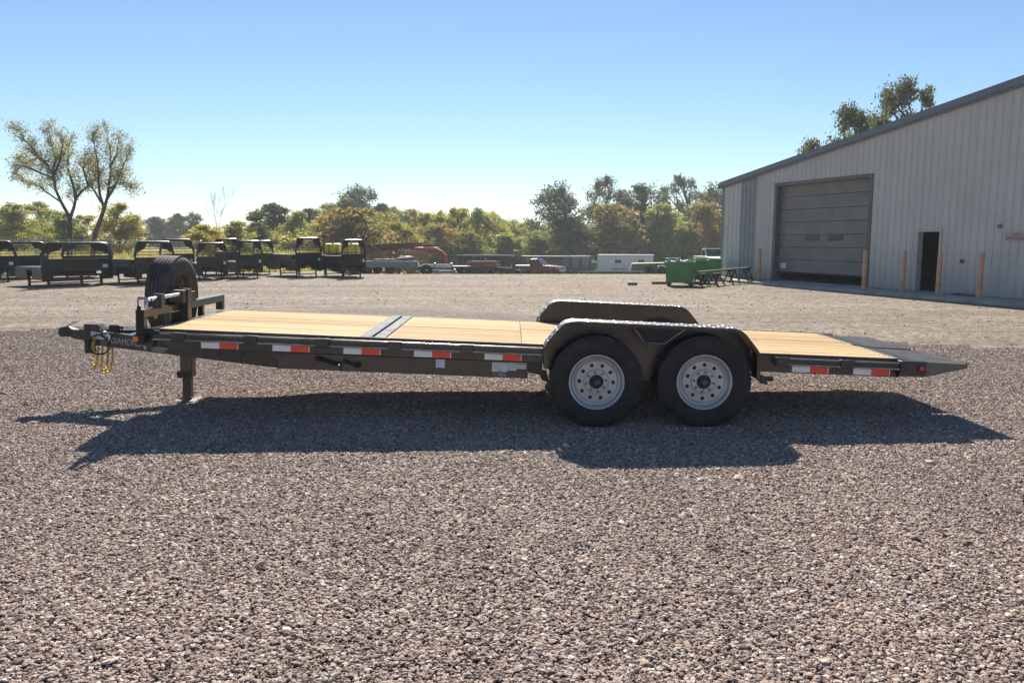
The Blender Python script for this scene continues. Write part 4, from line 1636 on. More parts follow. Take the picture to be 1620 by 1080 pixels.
    o = tcard('round_label', [(0.180 + 0.034 * math.cos(2 * math.pi * i / 20), 0.425 + 0.042 * math.sin(2 * math.pi * i / 20)) for i in range(20)], M_PAPER)
    tcard('label_mark', [(0.180 + 0.015 * math.cos(2 * math.pi * i / 12), 0.420 + 0.018 * math.sin(2 * math.pi * i / 12)) for i in range(12)], M_REDD, 0.0013, o)
    word('DIAMOND', 0.082, 0.220, 0.377, M_LETTER, wid=0.385)
    # dealer decal: silver triangle with a notch and small print
    s0 = 0.624
    tcard('dealer_triangle', [(s0, 0.392), (s0 + 0.020, 0.392), (s0 + 0.030, 0.374), (s0 + 0.040, 0.392), (s0 + 0.060, 0.392), (s0 + 0.030, 0.342)], M_LETTER)
    for k_, (sa, sb, z, hh) in enumerate(((0.095, 0.300, 0.382, 0.012), (0.110, 0.285, 0.366, 0.008), (0.125, 0.270, 0.351, 0.006))):
        x = s0 + sa
        while x < s0 + sb:                              # print too small to read in the photograph
            w = random.uniform(0.016, 0.040)
            tcard('print_line', [(x, z), (min(x + w, s0 + sb), z), (min(x + w, s0 + sb), z + hh), (x, z + hh)], M_LETTER)
            x += w + 0.006


build_marks()

# ================================================================== YARD: TRUCK BEDS ON STANDS
def arc2(cx, cz, r, a0, a1, n=5):
    return [(cx + r * math.cos(R(a0 + (a1 - a0) * i / n)), cz + r * math.sin(R(a0 + (a1 - a0) * i / n))) for i in range(n + 1)]


def make_truck_bed(Wd=2.2, L=2.7, kind='flat', name='truck_bed'):
    """bare truck bed: headboard and headache rack at y = 0, deck running to +y, origin on the ground"""
    t = empty(name)
    h = Wd / 2
    bb = MB()
    bb.box(-h, h, 0.06, L, 0.60, 0.69, bevel=0.008)
    for x in (-0.45, 0.37):
        bb.box(x, x + 0.08, 0.2, L - 0.1, 0.42, 0.599)
    bb.build('deck_frame', M_BED, t)
    bb = MB()
    bb.box(-h + 0.02, h - 0.02, 0.07, L - 0.02, 0.6905, 0.697)
    bb.build('deck_plate', M_BEDTOP, t)
    bb = MB()
    bb.box(-h, h, 0.0, 0.055, 0.52, 0.98, bevel=0.006)
    bb.build('headboard', M_BED, t)
    bb = MB()
    z0, z1, r = 0.98, 1.52, 0.22
    outer = [(-h, z0)] + arc2(-h + 0.10 + r, z1 - r, r, 180, 90) + arc2(h - 0.10 - r, z1 - r, r, 90, 0) + [(h, z0)]
    bb.tube([(x, 0.03, z) for x, z in outer], 0.055, 8)
    bb.build('headache_rack', M_BED, t, smooth=50)
    for sg in (-1, 1):
        bb = MB()
        bb.prism([(sg * (h - 0.14), 1.16), (sg * (h - 0.12), 1.40), (sg * (h - 0.26), 1.50), (sg * (h - 0.62), 1.48), (sg * (h - 0.52), 1.30)], 0.012, 0.035)
        bb.build('gusset', M_BED, t)
    for z in (1.06, 1.16, 1.27, 1.37):
        bb = MB()
        w = h - 0.06 if z < 1.25 else h - 0.14
        bb.box(-w, w, 0.012, 0.05, z, z + 0.022)
        bb.build('rack_bar', M_DARKSTEEL, t)
    for sg in (-1, 1):
        bb = MB()
        x0, x1 = sorted((sg * h, sg * (h - 0.30)))
        bb.box(x0, x1, 0.002, 0.05, 0.22, 0.519)
        x0, x1 = sorted((sg * h, sg * (h - 0.03)))
        bb.box(x0, x1, 0.051, 0.75, 0.25, 0.599)
        bb.build('skirt_panel', M_BED, t)
        bb = MB()
        bb.box(x0, x1, L - 0.85, L, 0.28, 0.599)
        bb.build('rear_skirt', M_BED, t)
        bb = MB()
        x0, x1 = sorted((sg * (h + 0.002), sg * (h + 0.022)))
        bb.box(x0, x1, 0.10, 0.19, 0.62, 0.67, bevel=0.006)
        bb.build('marker_lamp', M_AMBER, t)
    bb = MB()
    bb.box(-h + 0.08, h - 0.08, L, L + 0.04, 0.30, 0.66)
    bb.build('tailboard', M_BED, t)
    bb = MB()
    bb.box(h - 0.30, h - 0.14, -0.006, -0.001, 0.64, 0.76)
    bb.build('spec_sticker', M_PAPER, t)
    if kind == 'boxes':
        for sg in (-1, 1):
            x0, x1 = sorted((sg * (h - 0.02), sg * (h - 0.42)))
            bb = MB()
            bb.box(x0, x1, 0.30, L - 0.1, 0.698, 0.90, bevel=0.01)
            q = bb.build('side_toolbox', M_BED, t)
            bb = MB()
            xx = sg * (h - 0.018)
            x0, x1 = sorted((xx, xx + sg * 0.012))
            for y in (0.40, 1.12):
                bb.box(x0, x1, y, y + 0.66, 0.72, 0.88)
            q2 = bb.build('toolbox_door', M_BED, q)
    return t


def make_stand(Wd=1.7, L=2.0):
    t = empty('bed_stand')
    for x in (-Wd / 2, Wd / 2):
        for y in (0.25, L):
            bb = MB()
            bb.box(x - 0.03, x + 0.03, y - 0.03, y + 0.03, 0.0, 0.36)
            bb.build('leg', M_STAND, t)
    bb = MB()
    for y in (0.25, L):
        bb.box(-Wd / 2 - 0.05, Wd / 2 + 0.05, y - 0.03, y + 0.03, 0.361, 0.418)
        bb.box(-Wd / 2 + 0.031, Wd / 2 - 0.031, y - 0.02, y + 0.02, 0.10, 0.14)
    bb.build('rail', M_STAND, t)
    return t


BEDS = [  # px centre of the headboard, py of its foot, width in px, turn from face-on, kind, label
    (-14, 447, 62, 25, 'flat', 'black truck bed cut off by the left edge of the photo'),
    (38, 441, 62, 24, 'flat', 'black truck bed second from the left, low rack behind a lit deck'),
    (126, 452, 86, 26, 'flat', 'black truck bed in front of the two leaning trees, white sticker low right'),
    (142, 440, 62, 26, 'flat', 'black truck bed half hidden behind the one before the leaning trees'),
    (248, 449, 52, 28, 'boxes', 'black truck bed with toolboxes just left of the spare wheel'),
    (283, 440, 46, 24, 'flat', 'black truck bed with bright sunlit rack bars right above the spare wheel'),
    (338, 442, 42, 26, 'flat', 'low black truck bed right of the spare wheel'),
    (362, 435, 36, 26, 'flat', 'black truck bed with tall open rack behind the low one right of the spare'),
    (396, 440, 38, 24, 'flat', 'black truck bed with amber lamp below the bushes near the bare tree'),
    (418, 434, 30, 26, 'flat', 'black truck bed partly hidden right of the one with an amber lamp'),
    (490, 438, 38, 30, 'boxes', 'long black service truck bed left of the yellow tanks'),
    (561, 439, 36, 30, 'boxes', 'rightmost black truck bed, carrying the yellow tanks'),
]
bed_protos = {}
stand_proto = None
for px, py, wpx, turn, kind, lab in BEDS:
    p = gnd(px, py)
    rz = math.degrees(math.atan2(-p.x, p.y)) + turn
    wd = wpx * p.length / F_PX / math.cos(R(turn))
    if kind not in bed_protos:
        o = bed_protos[kind] = make_truck_bed(2.0, 2.0, kind)
    else:
        o = copy_tree(bed_protos[kind])
    o.location = (p.x, p.y, 0.0)
    o.rotation_euler = (0, 0, R(rz))
    o.scale = (wd / 2.0, 0.95 if kind == 'flat' else 1.15, random.uniform(0.90, 1.05))
    tag(o, lab, 'truck bed', 'black truck beds stored on stands along the fence')
    if stand_proto is None:
        st = stand_proto = make_stand(1.5, 1.6)
    else:
        st = copy_tree(stand_proto)
    st.location = (p.x, p.y, 0.0)
    st.rotation_euler = (0, 0, R(rz))
    st.scale = (wd / 2.0, 1, o.scale.z)
    lab2 = 'rust red steel stand under the ' + lab
    tag(st, ' '.join(lab2.split()[:16]), 'stand', 'rust red stands under the truck beds')

# yellow poly tanks with straps, lying across the rightmost bed
tank0 = None
for px, py, Y, lab in ((527, 395, 34.4, 'left yellow plastic tank behind the black truck bed boxes'), (556, 395, 34.0, 'right yellow plastic tank seen through the rightmost truck bed rack')):
    p = at(px, py, Y)
    if tank0 is None:
        t = empty('yellow_tank')
        bb = MB()
        r_ = 0.23
        bb.lathe([(-0.36, 0.001), (-0.36, r_ * 0.7), (-0.33, r_ * 0.95), (-0.28, r_), (0.28, r_), (0.33, r_ * 0.95), (0.36, r_ * 0.7), (0.36, 0.001)], 22, 'x')
        bb.build('shell', M_TANK, t, smooth=50)
        for x in (-0.17, 0.17):
            bb = MB()
            bb.lathe([(x - 0.016, r_ + 0.004), (x + 0.016, r_ + 0.004)], 22, 'x')
            bb.build('strap', M_BLACKD, t)
        bb = MB()
        bb.lathe([(r_ - 0.01, 0.06), (r_ + 0.03, 0.06), (r_ + 0.03, 0.001)], 12, 'z')
        bb.build('lid', M_TANK, t)
        bb = MB()
        bb.box(-0.30, 0.30, -0.16, 0.16, -0.43, -r_ + 0.03)
        bb.build('cradle', M_BLACKD, t)
        tank0 = t
    else:
        t = copy_tree(tank0)
    t.location = (p.x, p.y, 1.13)
    t.rotation_euler = (0, 0, R(12))
    tag(t, lab, 'tank', 'yellow tanks on the truck beds')
mast0 = None
for px, ytop, Y, lab in ((512, 373, 34.2, 'thin black lamp post left of the yellow tanks'), (558, 378, 35.2, 'thin black lamp post rising behind the right yellow tank')):
    p = at(px, ytop, Y)
    if mast0 is None:
        t = empty('work_lamp_post')
        bb = MB()
        bb.tube([(0, 0, 0), (0, 0, 1.62)], 0.035, 8)
        bb.build('pole', M_BLACKD, t)
        bb = MB()
        bb.box(-0.09, 0.09, -0.05, 0.05, 1.62, 1.70, bevel=0.01)
        bb.box(0.092, 0.16, -0.03, 0.03, 1.63, 1.68)
        bb.build('lamp_head', M_BLACKD, t)
        mast0 = t
    else:
        t = copy_tree(mast0)
    t.location = (p.x, p.y, 0)
    tag(t, lab, 'lamp post', 'thin lamp posts near the yellow tanks')


# ================================================================== CHAIN-LINK FENCE
def build_fence():
    t = empty('chain_link_fence')
    tag(t, 'galvanised chain-link fence with a top rail behind the stored truck beds', 'fence')
    a, e = at(-120, 376, 40.0), at(318, 386, 44.0)
    a.z, e.z = 1.56, 1.40
    n = 8
    for i in range(n + 1):
        p = a.lerp(e, i / n)
        bb = MB()
        bb.tube([(p.x, p.y, 0), (p.x, p.y, p.z + 0.03)], 0.033, 7)
        bb.lathe([(p.z + 0.03, 0.04), (p.z + 0.06, 0.03), (p.z + 0.075, 0.001)], 7, 'z', (p.x, p.y, 0))
        bb.build('fence_post', M_WIRE, t)
    bb = MB()
    bb.tube([tuple(a), tuple(e)], 0.026, 7)
    bb.build('top_rail', M_WIRE, t)
    L = (e - a).length
    d = (e - a) / L
    bb = MB()
    step = 0.085
    k = 0
    s = -1.4
    while s < L:
        for sl in (1, -1):
            s0, s1 = s, s + 1.4
            u0, u1 = max(0, s0), min(L, s1)
            if u1 <= u0:
                continue
            f0, f1 = (u0 - s0) / 1.4, (u1 - s0) / 1.4
            z0, z1 = (f0, f1) if sl > 0 else (1 - f0, 1 - f1)
            p0, p1 = a + d * u0, a + d * u1
            bb.tube([(p0.x, p0.y + 0.035, 0.03 + z0 * 1.36), (p1.x, p1.y + 0.035, 0.03 + z1 * 1.36)], 0.0014, 3, caps=False)
        s += step
    tag(bb.build('chain_mesh', M_WIRE, t), kind='stuff')


build_fence()


# ================================================================== STORED EQUIPMENT BEYOND THE CREST
def place(t, px, Y, rz=0.0, dz=0.0):
    p = at(px, 400, Y)
    t.location = (p.x, p.y, terrain(p.x, p.y) + dz)
    t.rotation_euler = (0, 0, R(rz))
    return t


def small_wheel(bb, x, y, z, r, w):
    bb.lathe([(y - w / 2, 0.001), (y - w / 2, r * 0.55), (y - w / 2 - 0.01, r * 0.6), (y - w / 2 - 0.01, r * 0.9), (y - w / 2 + 0.03, r), (y + w / 2 - 0.03, r), (y + w / 2, r * 0.9), (y + w / 2, 0.001)], 18, 'y', (x, 0, z))


def wheel_part(t, x, y, z, r=0.38, w=0.24, rim=None):
    bb = MB()
    small_wheel(bb, x, y, z, r, w)
    o = bb.build('wheel', M_RUBBER, t)
    bb = MB()
    sg = -1 if y < 0 else 1
    yy = y + sg * (w / 2 + 0.004)
    bb.lathe([(yy, r * 0.55), (yy - sg * 0.03, r * 0.45), (yy - sg * 0.03, r * 0.2), (yy + sg * 0.02, r * 0.15), (yy + sg * 0.02, 0.001)], 16, 'y', (x, 0, z))
    bb.build('rim', rim or M_RIM, o)
    return o


def build_gooseneck():
    t = empty('rusty_gooseneck_trailer')
    tag(t, 'rust brown stacked deck trailer with red gooseneck beside the yellow tanks', 'trailer')
    L = 6.6
    bb = MB()
    bb.box(-L, 0, -1.15, 1.15, 1.86, 2.34, Matrix.Rotation(R(-2.2), 4, 'Y'))
    bb.build('upper_deck', M_STACK, t)
    bb = MB()
    for y in (-1.16, 1.16):
        bb.box(-L, -0.2, y - 0.03, y + 0.03, 1.38, 1.60, Matrix.Rotation(R(-1.5), 4, 'Y'))
        bb.box(-L, -0.2, y - 0.03, y + 0.03, 0.95, 1.13)
    bb.build('side_rail', M_RUST, t)
    for i in range(9):
        x = -L + 0.3 + i * 0.75
        for y in (-1.14, 1.14):
            bb = MB()
            bb.box(x - 0.05, x + 0.05, y - 0.04, y + 0.04, 0.55, 1.95 - abs(x) * 0.02)
            bb.build('post', M_RUST, t)
    bb = MB()
    bb.bar((-3.2, -1.22, 2.25), (-2.2, -1.22, 1.60), 0.05, 0.05)
    bb.build('brace', M_GALV, t)
    bb = MB()
    bb.box(-L, 0.2, -1.0, 1.0, 0.62, 0.90)
    bb.build('lower_deck', M_STACK, t)
    for x in (-0.95, 0.10):
        bb = MB()
        bb.box(x, x + 0.98, -1.24, -1.16, 0.42, 1.78, Matrix.Rotation(R(2), 4, 'X'), bevel=0.01)
        for z in (0.7, 1.1, 1.5):
            bb.box(x, x + 0.98, -1.30, -1.245, z, z + 0.07, Matrix.Rotation(R(2), 4, 'X'))
        bb.build('ramp', M_RUSTO, t)
    bb = MB()
    bb.box(-0.4, 1.30, -1.15, 1.15, 1.80, 2.02)
    bb.prism([(1.30, 1.80), (1.30, 2.0), (1.75, 1.80), (2.12, 1.46), (2.16, 0.95), (2.05, 0.95), (2.0, 1.36), (1.7, 1.62)], -0.12, 0.12)
    bb.build('gooseneck', M_REDP, t)
    bb = MB()
    bb.lathe([(2.03, 0.001), (2.03, 0.40), (2.07, 0.45), (2.20, 0.45), (2.24, 0.40), (2.24, 0.001)], 20, 'z', (0.9, -0.4, 0))
    bb.build('spare_tyre', M_RUBBER, t)
    for x in (-4.6, -3.6):
        for y in (-1.05, 1.05):
            wheel_part(t, x, y, 0.38)
    place(t, 662, 58, -12)


build_gooseneck()


def build_grey_trailer():
    t = empty('low_utility_trailer')
    tag(t, 'low grey utility trailer carrying machinery in front of the rusty gooseneck trailer', 'trailer')
    bb = MB()
    for y in (-0.8, 0.8):
        bb.box(-3.6, 0.4, y - 0.05, y + 0.05, 0.52, 0.92)
    bb.box(-3.6, 0.4, -0.75, 0.75, 0.56, 0.62)
    bb.build('frame', M_GALV, t)
    bb = MB()
    bb.bar((0.4, -0.7, 0.55), (1.7, 0, 0.5), 0.09, 0.12)
    bb.bar((0.4, 0.7, 0.55), (1.7, 0, 0.5), 0.09, 0.12)
    bb.build('tongue', M_GALV, t)
    bb = MB()
    bb.tube([(-0.9, -0.82, 0.9), (-0.9, -0.82, 1.12), (-0.1, -0.82, 1.16), (0.55, -0.82, 0.95)], 0.03, 6)
    bb.build('guard_rail', M_GALV, t)
    wheel_part(t, 1.0, -0.9, 0.36, 0.36, 0.2, M_PAPER)
    wheel_part(t, -1.8, 0.9, 0.36, 0.36, 0.2)
    place(t, 655, 52.5, -4)
    e = empty('compressor')
    tag(e, 'pale cylindrical compressor tank on the low grey utility trailer', 'compressor')
    bb = MB()
    bb.lathe([(-0.5, 0.001), (-0.5, 0.2), (-0.4, 0.3), (0.4, 0.3), (0.5, 0.2), (0.5, 0.001)], 16, 'x', (0, 0, 0.32))
    bb.build('tank', M_OLIVE, e, smooth=50)
    bb = MB()
    bb.tube([(-0.1, 0, 0.6), (-0.1, 0, 0.98)], 0.04, 8)
    bb.box(-0.5, 0.35, -0.05, 0.05, 0.98, 1.05)
    bb.build('stack', M_GALV, e)
    place(e, 642, 52.5, 0, 0.62)
    e = empty('loader_frame')
    tag(e, 'dark skid frame with bent steel arms left of the pale compressor tank', 'machinery')
    bb = MB()
    bb.box(-0.7, 0.7, -0.4, 0.4, 0.0, 0.42, bevel=0.04)
    bb.build('body', M_RUSTD, e)
    for x in (-0.9, -0.3, 0.5):
        bb = MB()
        bb.tube([(x, -0.3, 0.0), (x + 0.25, -0.3, 0.55), (x + 0.45, -0.3, 0.12)], 0.035, 6)
        bb.build('arm', M_GALV, e)
    place(e, 608, 52.5, 0, 0.62)


build_grey_trailer()


def build_dump_trailer():
    t = empty('dump_trailer')
    tag(t, 'dark navy dump trailer with pale top edge left of the red pickup', 'trailer')
    bb = MB()
    bb.prism([(-2.7, 0.62), (2.7, 0.62), (2.75, 1.98), (-2.75, 1.98)], -1.05, -1.0)
    bb.prism([(-2.7, 0.62), (2.7, 0.62), (2.75, 1.98), (-2.75, 1.98)], 1.0, 1.05)
    bb.box(-2.7, 2.7, -1.0, 1.0, 0.62, 0.68)
    bb.box(-2.75, -2.69, -1.0, 1.0, 0.68, 1.96)
    bb.box(2.69, 2.75, -1.0, 1.0, 0.68, 1.96)
    bb.build('box_body', M_BLUED, t)
    for i in range(7):
        x = -2.4 + i * 0.8
        bb = MB()
        bb.box(x - 0.05, x + 0.05, -1.12, -1.052, 0.64, 1.92)
        bb.build('side_rib', M_BLUED, t)
    bb = MB()
    bb.box(-2.8, 2.8, -1.11, -0.98, 1.982, 2.06)
    bb.box(-2.8, 2.8, 0.98, 1.11, 1.982, 2.06)
    bb.build('top_rim', M_GALV, t)
    bb = MB()
    bb.box(-2.7, 3.6, -0.5, -0.38, 0.42, 0.60)
    bb.box(-2.7, 3.6, 0.38, 0.5, 0.42, 0.60)
    bb.build('chassis', M_BLUED, t)
    bb = MB()
    bb.box(2.76, 2.79, -0.75, -0.66, 1.30, 1.38)
    bb.build('marker_lamp', M_AMBER, t)
    bb = MB()
    bb.box(2.76, 2.78, -0.95, -0.65, 0.80, 1.12)
    bb.build('placard', M_PAPER, t)
    for x in (-0.6, 0.3):
        for y in (-0.98, 0.98):
            wheel_part(t, x, y, 0.39)
    place(t, 770, 80, -14)
    t = empty('low_deck_trailer')
    tag(t, 'low dark flat trailer in front of the navy dump trailer', 'trailer')
    bb = MB()
    bb.box(-2.8, 2.8, -0.9, 0.9, 0.50, 0.72)
    bb.build('deck', M_RUSTD, t)
    bb = MB()
    bb.bar((2.8, -0.8, 0.56), (4.1, 0, 0.5), 0.1, 0.14)
    bb.bar((2.8, 0.8, 0.56), (4.1, 0, 0.5), 0.1, 0.14)
    bb.build('tongue', M_RUSTD, t)
    for x in (-0.5, 0.45):
        for y in (-1.0, 1.0):
            wheel_part(t, x, y, 0.36, 0.36, 0.2)
    bb = MB()
    bb.tube([(1.0, -0.7, 1.35), (1.7, -0.7, 1.55), (2.3, -0.7, 1.2), (1.9, 0.4, 1.3)], 0.03, 6)
    bb.tube([(1.75, -0.7, 0.72), (1.75, -0.7, 1.55)], 0.035, 6)
    bb.build('crane_post', M_GALV, t)
    place(t, 727, 62, -3)
    t = empty('lumber_pile')
    tag(t, 'untidy pile of brown lumber on the low dark flat trailer', 'lumber')
    rnd = random.Random(8)
    for i in range(9):
        bb = MB()
        a = rnd.uniform(-0.15, 0.15)
        z = 0.0 + (i // 3) * 0.13
        bb.box(-1.1, 1.1, -0.07, 0.07, z, z + 0.12, Matrix.Translation((rnd.uniform(-0.3, 0.3), -0.5 + (i % 3) * 0.35, 0)) @ Matrix.Rotation(a, 4, 'Z'))
        bb.build('board', M_TIMBER if i % 2 else M_RUSTO, t)
    place(t, 765, 62, -3, 0.73)
    t = empty('pallet_frames')
    tag(t, 'low stack of grey steel frames right of the pale wheel hub', 'frame stack')
    for i in range(4):
        bb = MB()
        z = 0.0 + i * 0.2
        x = -0.1 * i
        for y in (-0.5, 0.5):
            bb.box(x - 1.2, x + 1.2, y - 0.05, y + 0.05, z, z + 0.1)
        for q in (-1.1, 0, 1.1):
            bb.box(x + q - 0.05, x + q + 0.05, -0.55, 0.55, z + 0.102, z + 0.19)
        bb.build('frame', M_GALV if i % 2 else M_RUSTD, t)
    place(t, 695, 53, 4)


build_dump_trailer()


def make_pickup(paint, name='pickup_truck'):
    """faces +x; origin on the ground under the middle"""
    t = empty(name)
    bb = MB()
    low = [(-2.75, 0.55), (-2.75, 1.08), (-0.75, 1.10), (0.80, 1.12), (1.9, 1.05), (2.55, 0.98), (2.68, 0.86), (2.70, 0.50)]

    def arch(cx):
        return [(cx + 0.46 * math.cos(R(a)), 0.42 + 0.46 * math.sin(R(a))) for a in (15, 40, 65, 90, 115, 140, 165)]
    poly = low + arch(1.75) + arch(-1.65)
    bb.prism(poly, -0.94, 0.94)
    bb.build('body', paint, t, bevel=0.03)
    bb = MB()
    b0 = [(-0.72, 1.10), (-0.62, 1.76), (0.15, 1.80), (0.85, 1.12)]
    bb.prism(b0, -0.80, 0.80)
    cb = bb.build('cab', paint, t, bevel=0.05)
    bb = MB()
    bb.prism([(0.22, 1.72), (0.20, 1.745), (0.82, 1.155), (0.84, 1.13)], -0.70, 0.70)
    bb.quad((0.20, -0.70, 1.77), (0.20, 0.70, 1.77), (0.86, 0.74, 1.15), (0.86, -0.74, 1.15))
    bb.build('windscreen', M_GLASS, cb)
    for sg in (-1, 1):
        y0, y1 = sorted((sg * 0.803, sg * 0.812))
        bb = MB()
        bb.prism([(-0.55, 1.18), (-0.50, 1.68), (0.12, 1.71), (0.62, 1.18)], y0, y1)
        bb.build('side_window', M_GLASS, cb)
    bb = MB()
    bb.box(-0.72, -0.714, -0.62, 0.62, 1.22, 1.66)
    bb.build('rear_window', M_GLASS, cb)
    bb = MB()
    bb.box(2.66, 2.80, -0.92, 0.92, 0.50, 0.70, bevel=0.03)
    bb.build('front_bumper', M_CHROME, t)
    bb = MB()
    bb.box(-2.88, -2.76, -0.90, 0.90, 0.50, 0.68, bevel=0.03)
    bb.build('rear_bumper', M_CHROME, t)
    bb = MB()
    bb.box(2.655, 2.705, -0.52, 0.52, 0.72, 0.93)
    bb.build('grille', M_DARKSTEEL, t)
    for sg in (-1, 1):
        y0, y1 = sorted((sg * 0.56, sg * 0.88))
        bb = MB()
        bb.box(2.63, 2.70, y0, y1, 0.74, 0.92, bevel=0.01)
        bb.build('headlight', M_PAPER, t)
        y0, y1 = sorted((sg * 0.945, sg * 0.96))
        bb = MB()
        bb.box(2.30, 2.55, y0, y1, 0.80, 0.88)
        bb.build('turn_lamp', M_AMBER, t)
        bb = MB()
        y0, y1 = sorted((sg * 0.95, sg * 1.12))
        bb.box(0.55, 0.62, y0, y1, 1.14, 1.34, bevel=0.02)
        bb.build('mirror', M_BLACKD, t)
        for x in (1.75, -1.65):
            wheel_part(t, x, sg * 0.83, 0.38, 0.38, 0.24)
    return t


tk = make_pickup(M_TRUCK)
tag(tk, 'old maroon pickup truck parked nose to the right before the stock trailer', 'pickup truck')
place(tk, 852, 84, -24)
tw = make_pickup(M_WHITE)
tag(tw, 'white pickup truck with cab facing the yard between dumpsters and workshop', 'pickup truck')
place(tw, 1127, 72, -86, 0.62)
tw2 = copy_tree(tw)
tag(tw2, 'white pickup truck whose roof shows above the front green dumpster', 'pickup truck')
place(tw2, 1066, 92, -80, 0.25)


def build_stock_trailer():
    t = empty('stock_trailer')
    tag(t, 'long black slatted stock trailer with gooseneck behind the red pickup', 'trailer')
    L, h = 8.2, 2.15
    bb = MB()
    bb.box(-L / 2, L / 2, -1.1, 1.1, h, h + 0.13, bevel=0.05)
    bb.build('roof', M_BED, t)
    for i in range(8):
        x = -L / 2 + 0.05 + i * (L - 0.16) / 7
        for y in (-1.06, 1.06):
            bb = MB()
            bb.box(x - 0.05, x + 0.05, y - 0.03, y + 0.03, 0.7, h - 0.002)
            bb.build('post', M_BED, t)
    for q, z in enumerate((1.20, 1.40, 1.60, 1.80, 1.98)):
        for y in (-1.05, 1.05):
            bb = MB()
            bb.box(-L / 2, L / 2, y - 0.012, y + 0.012, z, z + 0.07)
            bb.build('slat', M_BED, t)
    bb = MB()
    bb.box(-L / 2, L / 2, -1.09, -1.02, 0.55, 1.10)
    bb.box(-L / 2, L / 2, 1.02, 1.09, 0.55, 1.10)
    bb.box(-L / 2, L / 2, -1.0, 1.0, 0.55, 0.62)
    bb.build('lower_wall', M_OLIVE, t)
    bb = MB()
    bb.prism([(L / 2 - 0.1, 0.55), (L / 2 - 0.1, 1.45), (L / 2 + 0.5, 1.55), (L / 2 + 1.7, 1.50), (L / 2 + 2.2, 1.30), (L / 2 + 2.25, 0.7), (L / 2 + 2.05, 0.7), (L / 2 + 1.95, 1.2), (L / 2 + 0.9, 1.28), (L / 2 + 0.35, 0.55)], -0.2, 0.2)
    bb.build('gooseneck', M_OLIVE, t)
    bb = MB()
    bb.box(L / 2 + 1.0, L / 2 + 1.12, -0.3, -0.18, 0.15, 1.3)
    bb.build('landing_leg', M_REDP, t)
    for x in (-1.2, -0.3):
        for y in (-1.12, 1.12):
            wheel_part(t, x, y, 0.38)
    bb = MB()
    bb.box(-2.0, 0.5, -1.28, -1.10, 0.80, 0.86)
    bb.build('fender', M_GALV, t)
    place(t, 880, 93, -9)


build_stock_trailer()


def build_horse_trailers():
    t = empty('enclosed_trailer')
    tag(t, 'white enclosed trailer with two small windows and a side door', 'trailer')
    L, h = 6.3, 2.35
    bb = MB()
    bb.box(-L / 2, L / 2, -1.15, 1.15, 0.45, h, bevel=0.05)
    bb.build('body', M_WHITE, t)
    for i in range(1, 6):
        x = -L / 2 + i * L / 6
        bb = MB()
        bb.box(x - 0.012, x + 0.012, -1.156, -1.151, 0.5, h - 0.1)
        bb.build('skin_joint', M_PAPERG, t)
    bb = MB()
    bb.box(-L / 2 - 0.02, L / 2 + 0.02, -1.18, 1.18, h + 0.002, h + 0.07, bevel=0.02)
    bb.build('roof_rim', M_WHITEB, t)
    for x in (-0.75, 1.9):
        bb = MB()
        bb.box(x - 0.36, x + 0.36, -1.166, -1.152, 1.46, 1.86)
        f = bb.build('window', M_GALV, t)
        bb = MB()
        bb.box(x - 0.31, x + 0.31, -1.172, -1.167, 1.50, 1.82)
        bb.build('pane', M_GLASS, f)
    bb = MB()
    bb.box(-0.12, 0.75, -1.166, -1.152, 0.52, 2.02, bevel=0.004)
    d = bb.build('door', M_WHITE, t)
    bb = MB()
    for z in (0.8, 1.7):
        bb.box(0.70, 0.80, -1.178, -1.167, z, z + 0.1)
    bb.box(-0.06, 0.0, -1.182, -1.167, 1.1, 1.22)
    bb.build('hinge', M_DARKSTEEL, d)
    bb = MB()
    bb.box(L / 2 + 0.001, L / 2 + 0.012, -1.05, 1.05, 0.6, h - 0.12)
    bb.build('end_panel', M_WHITEB, t)
    for x in (-1.0, -0.15):
        wheel_part(t, x, -1.02, 0.36, 0.36, 0.22)
    bb = MB()
    bb.box(-1.6, 0.45, -1.30, -1.152, 0.78, 0.84)
    bb.build('fender', M_GALV, t)
    place(t, 990, 92, -14)
    t = empty('horse_trailer')
    tag(t, 'white trailer with sloping blue-grey nose behind the stock trailer gooseneck', 'trailer')
    bb = MB()
    bb.prism([(-2.8, 0.5), (-2.8, 2.62), (1.1, 2.62), (2.6, 1.8), (2.6, 0.5)], -1.1, 1.1)
    bb.build('body', M_WHITE, t, bevel=0.04)
    bb = MB()
    bb.quad((1.16, -1.05, 2.60), (1.16, 1.05, 2.60), (2.58, 1.05, 1.825), (2.58, -1.05, 1.825))
    bb.build('nose', M_WHITEB, t)
    for x in (-1.0, -0.1):
        wheel_part(t, x, -1.0, 0.36, 0.36, 0.22)
    place(t, 912, 101, -8)
    t = empty('flatbed_body')
    tag(t, 'olive tan low flatbed with black wheels between white trailer and dumpsters', 'flatbed')
    bb = MB()
    bb.prism([(-1.75, 0.45), (-1.6, 1.12), (1.7, 1.20), (1.7, 1.02), (-0.35, 0.95), (-0.45, 0.45)], -1.1, 1.1)
    bb.build('body', M_OLIVE, t)
    for x in (0.1, 1.2):
        for y in (-0.95, 0.95):
            wheel_part(t, x, y, 0.42, 0.42, 0.26, M_DARKSTEEL)
    bb = MB()
    bb.box(1.0, 2.3, -0.4, 0.4, 0.60, 0.74)
    bb.build('chassis', M_BLACKD, t)
    place(t, 1027, 74, -6)


build_horse_trailers()


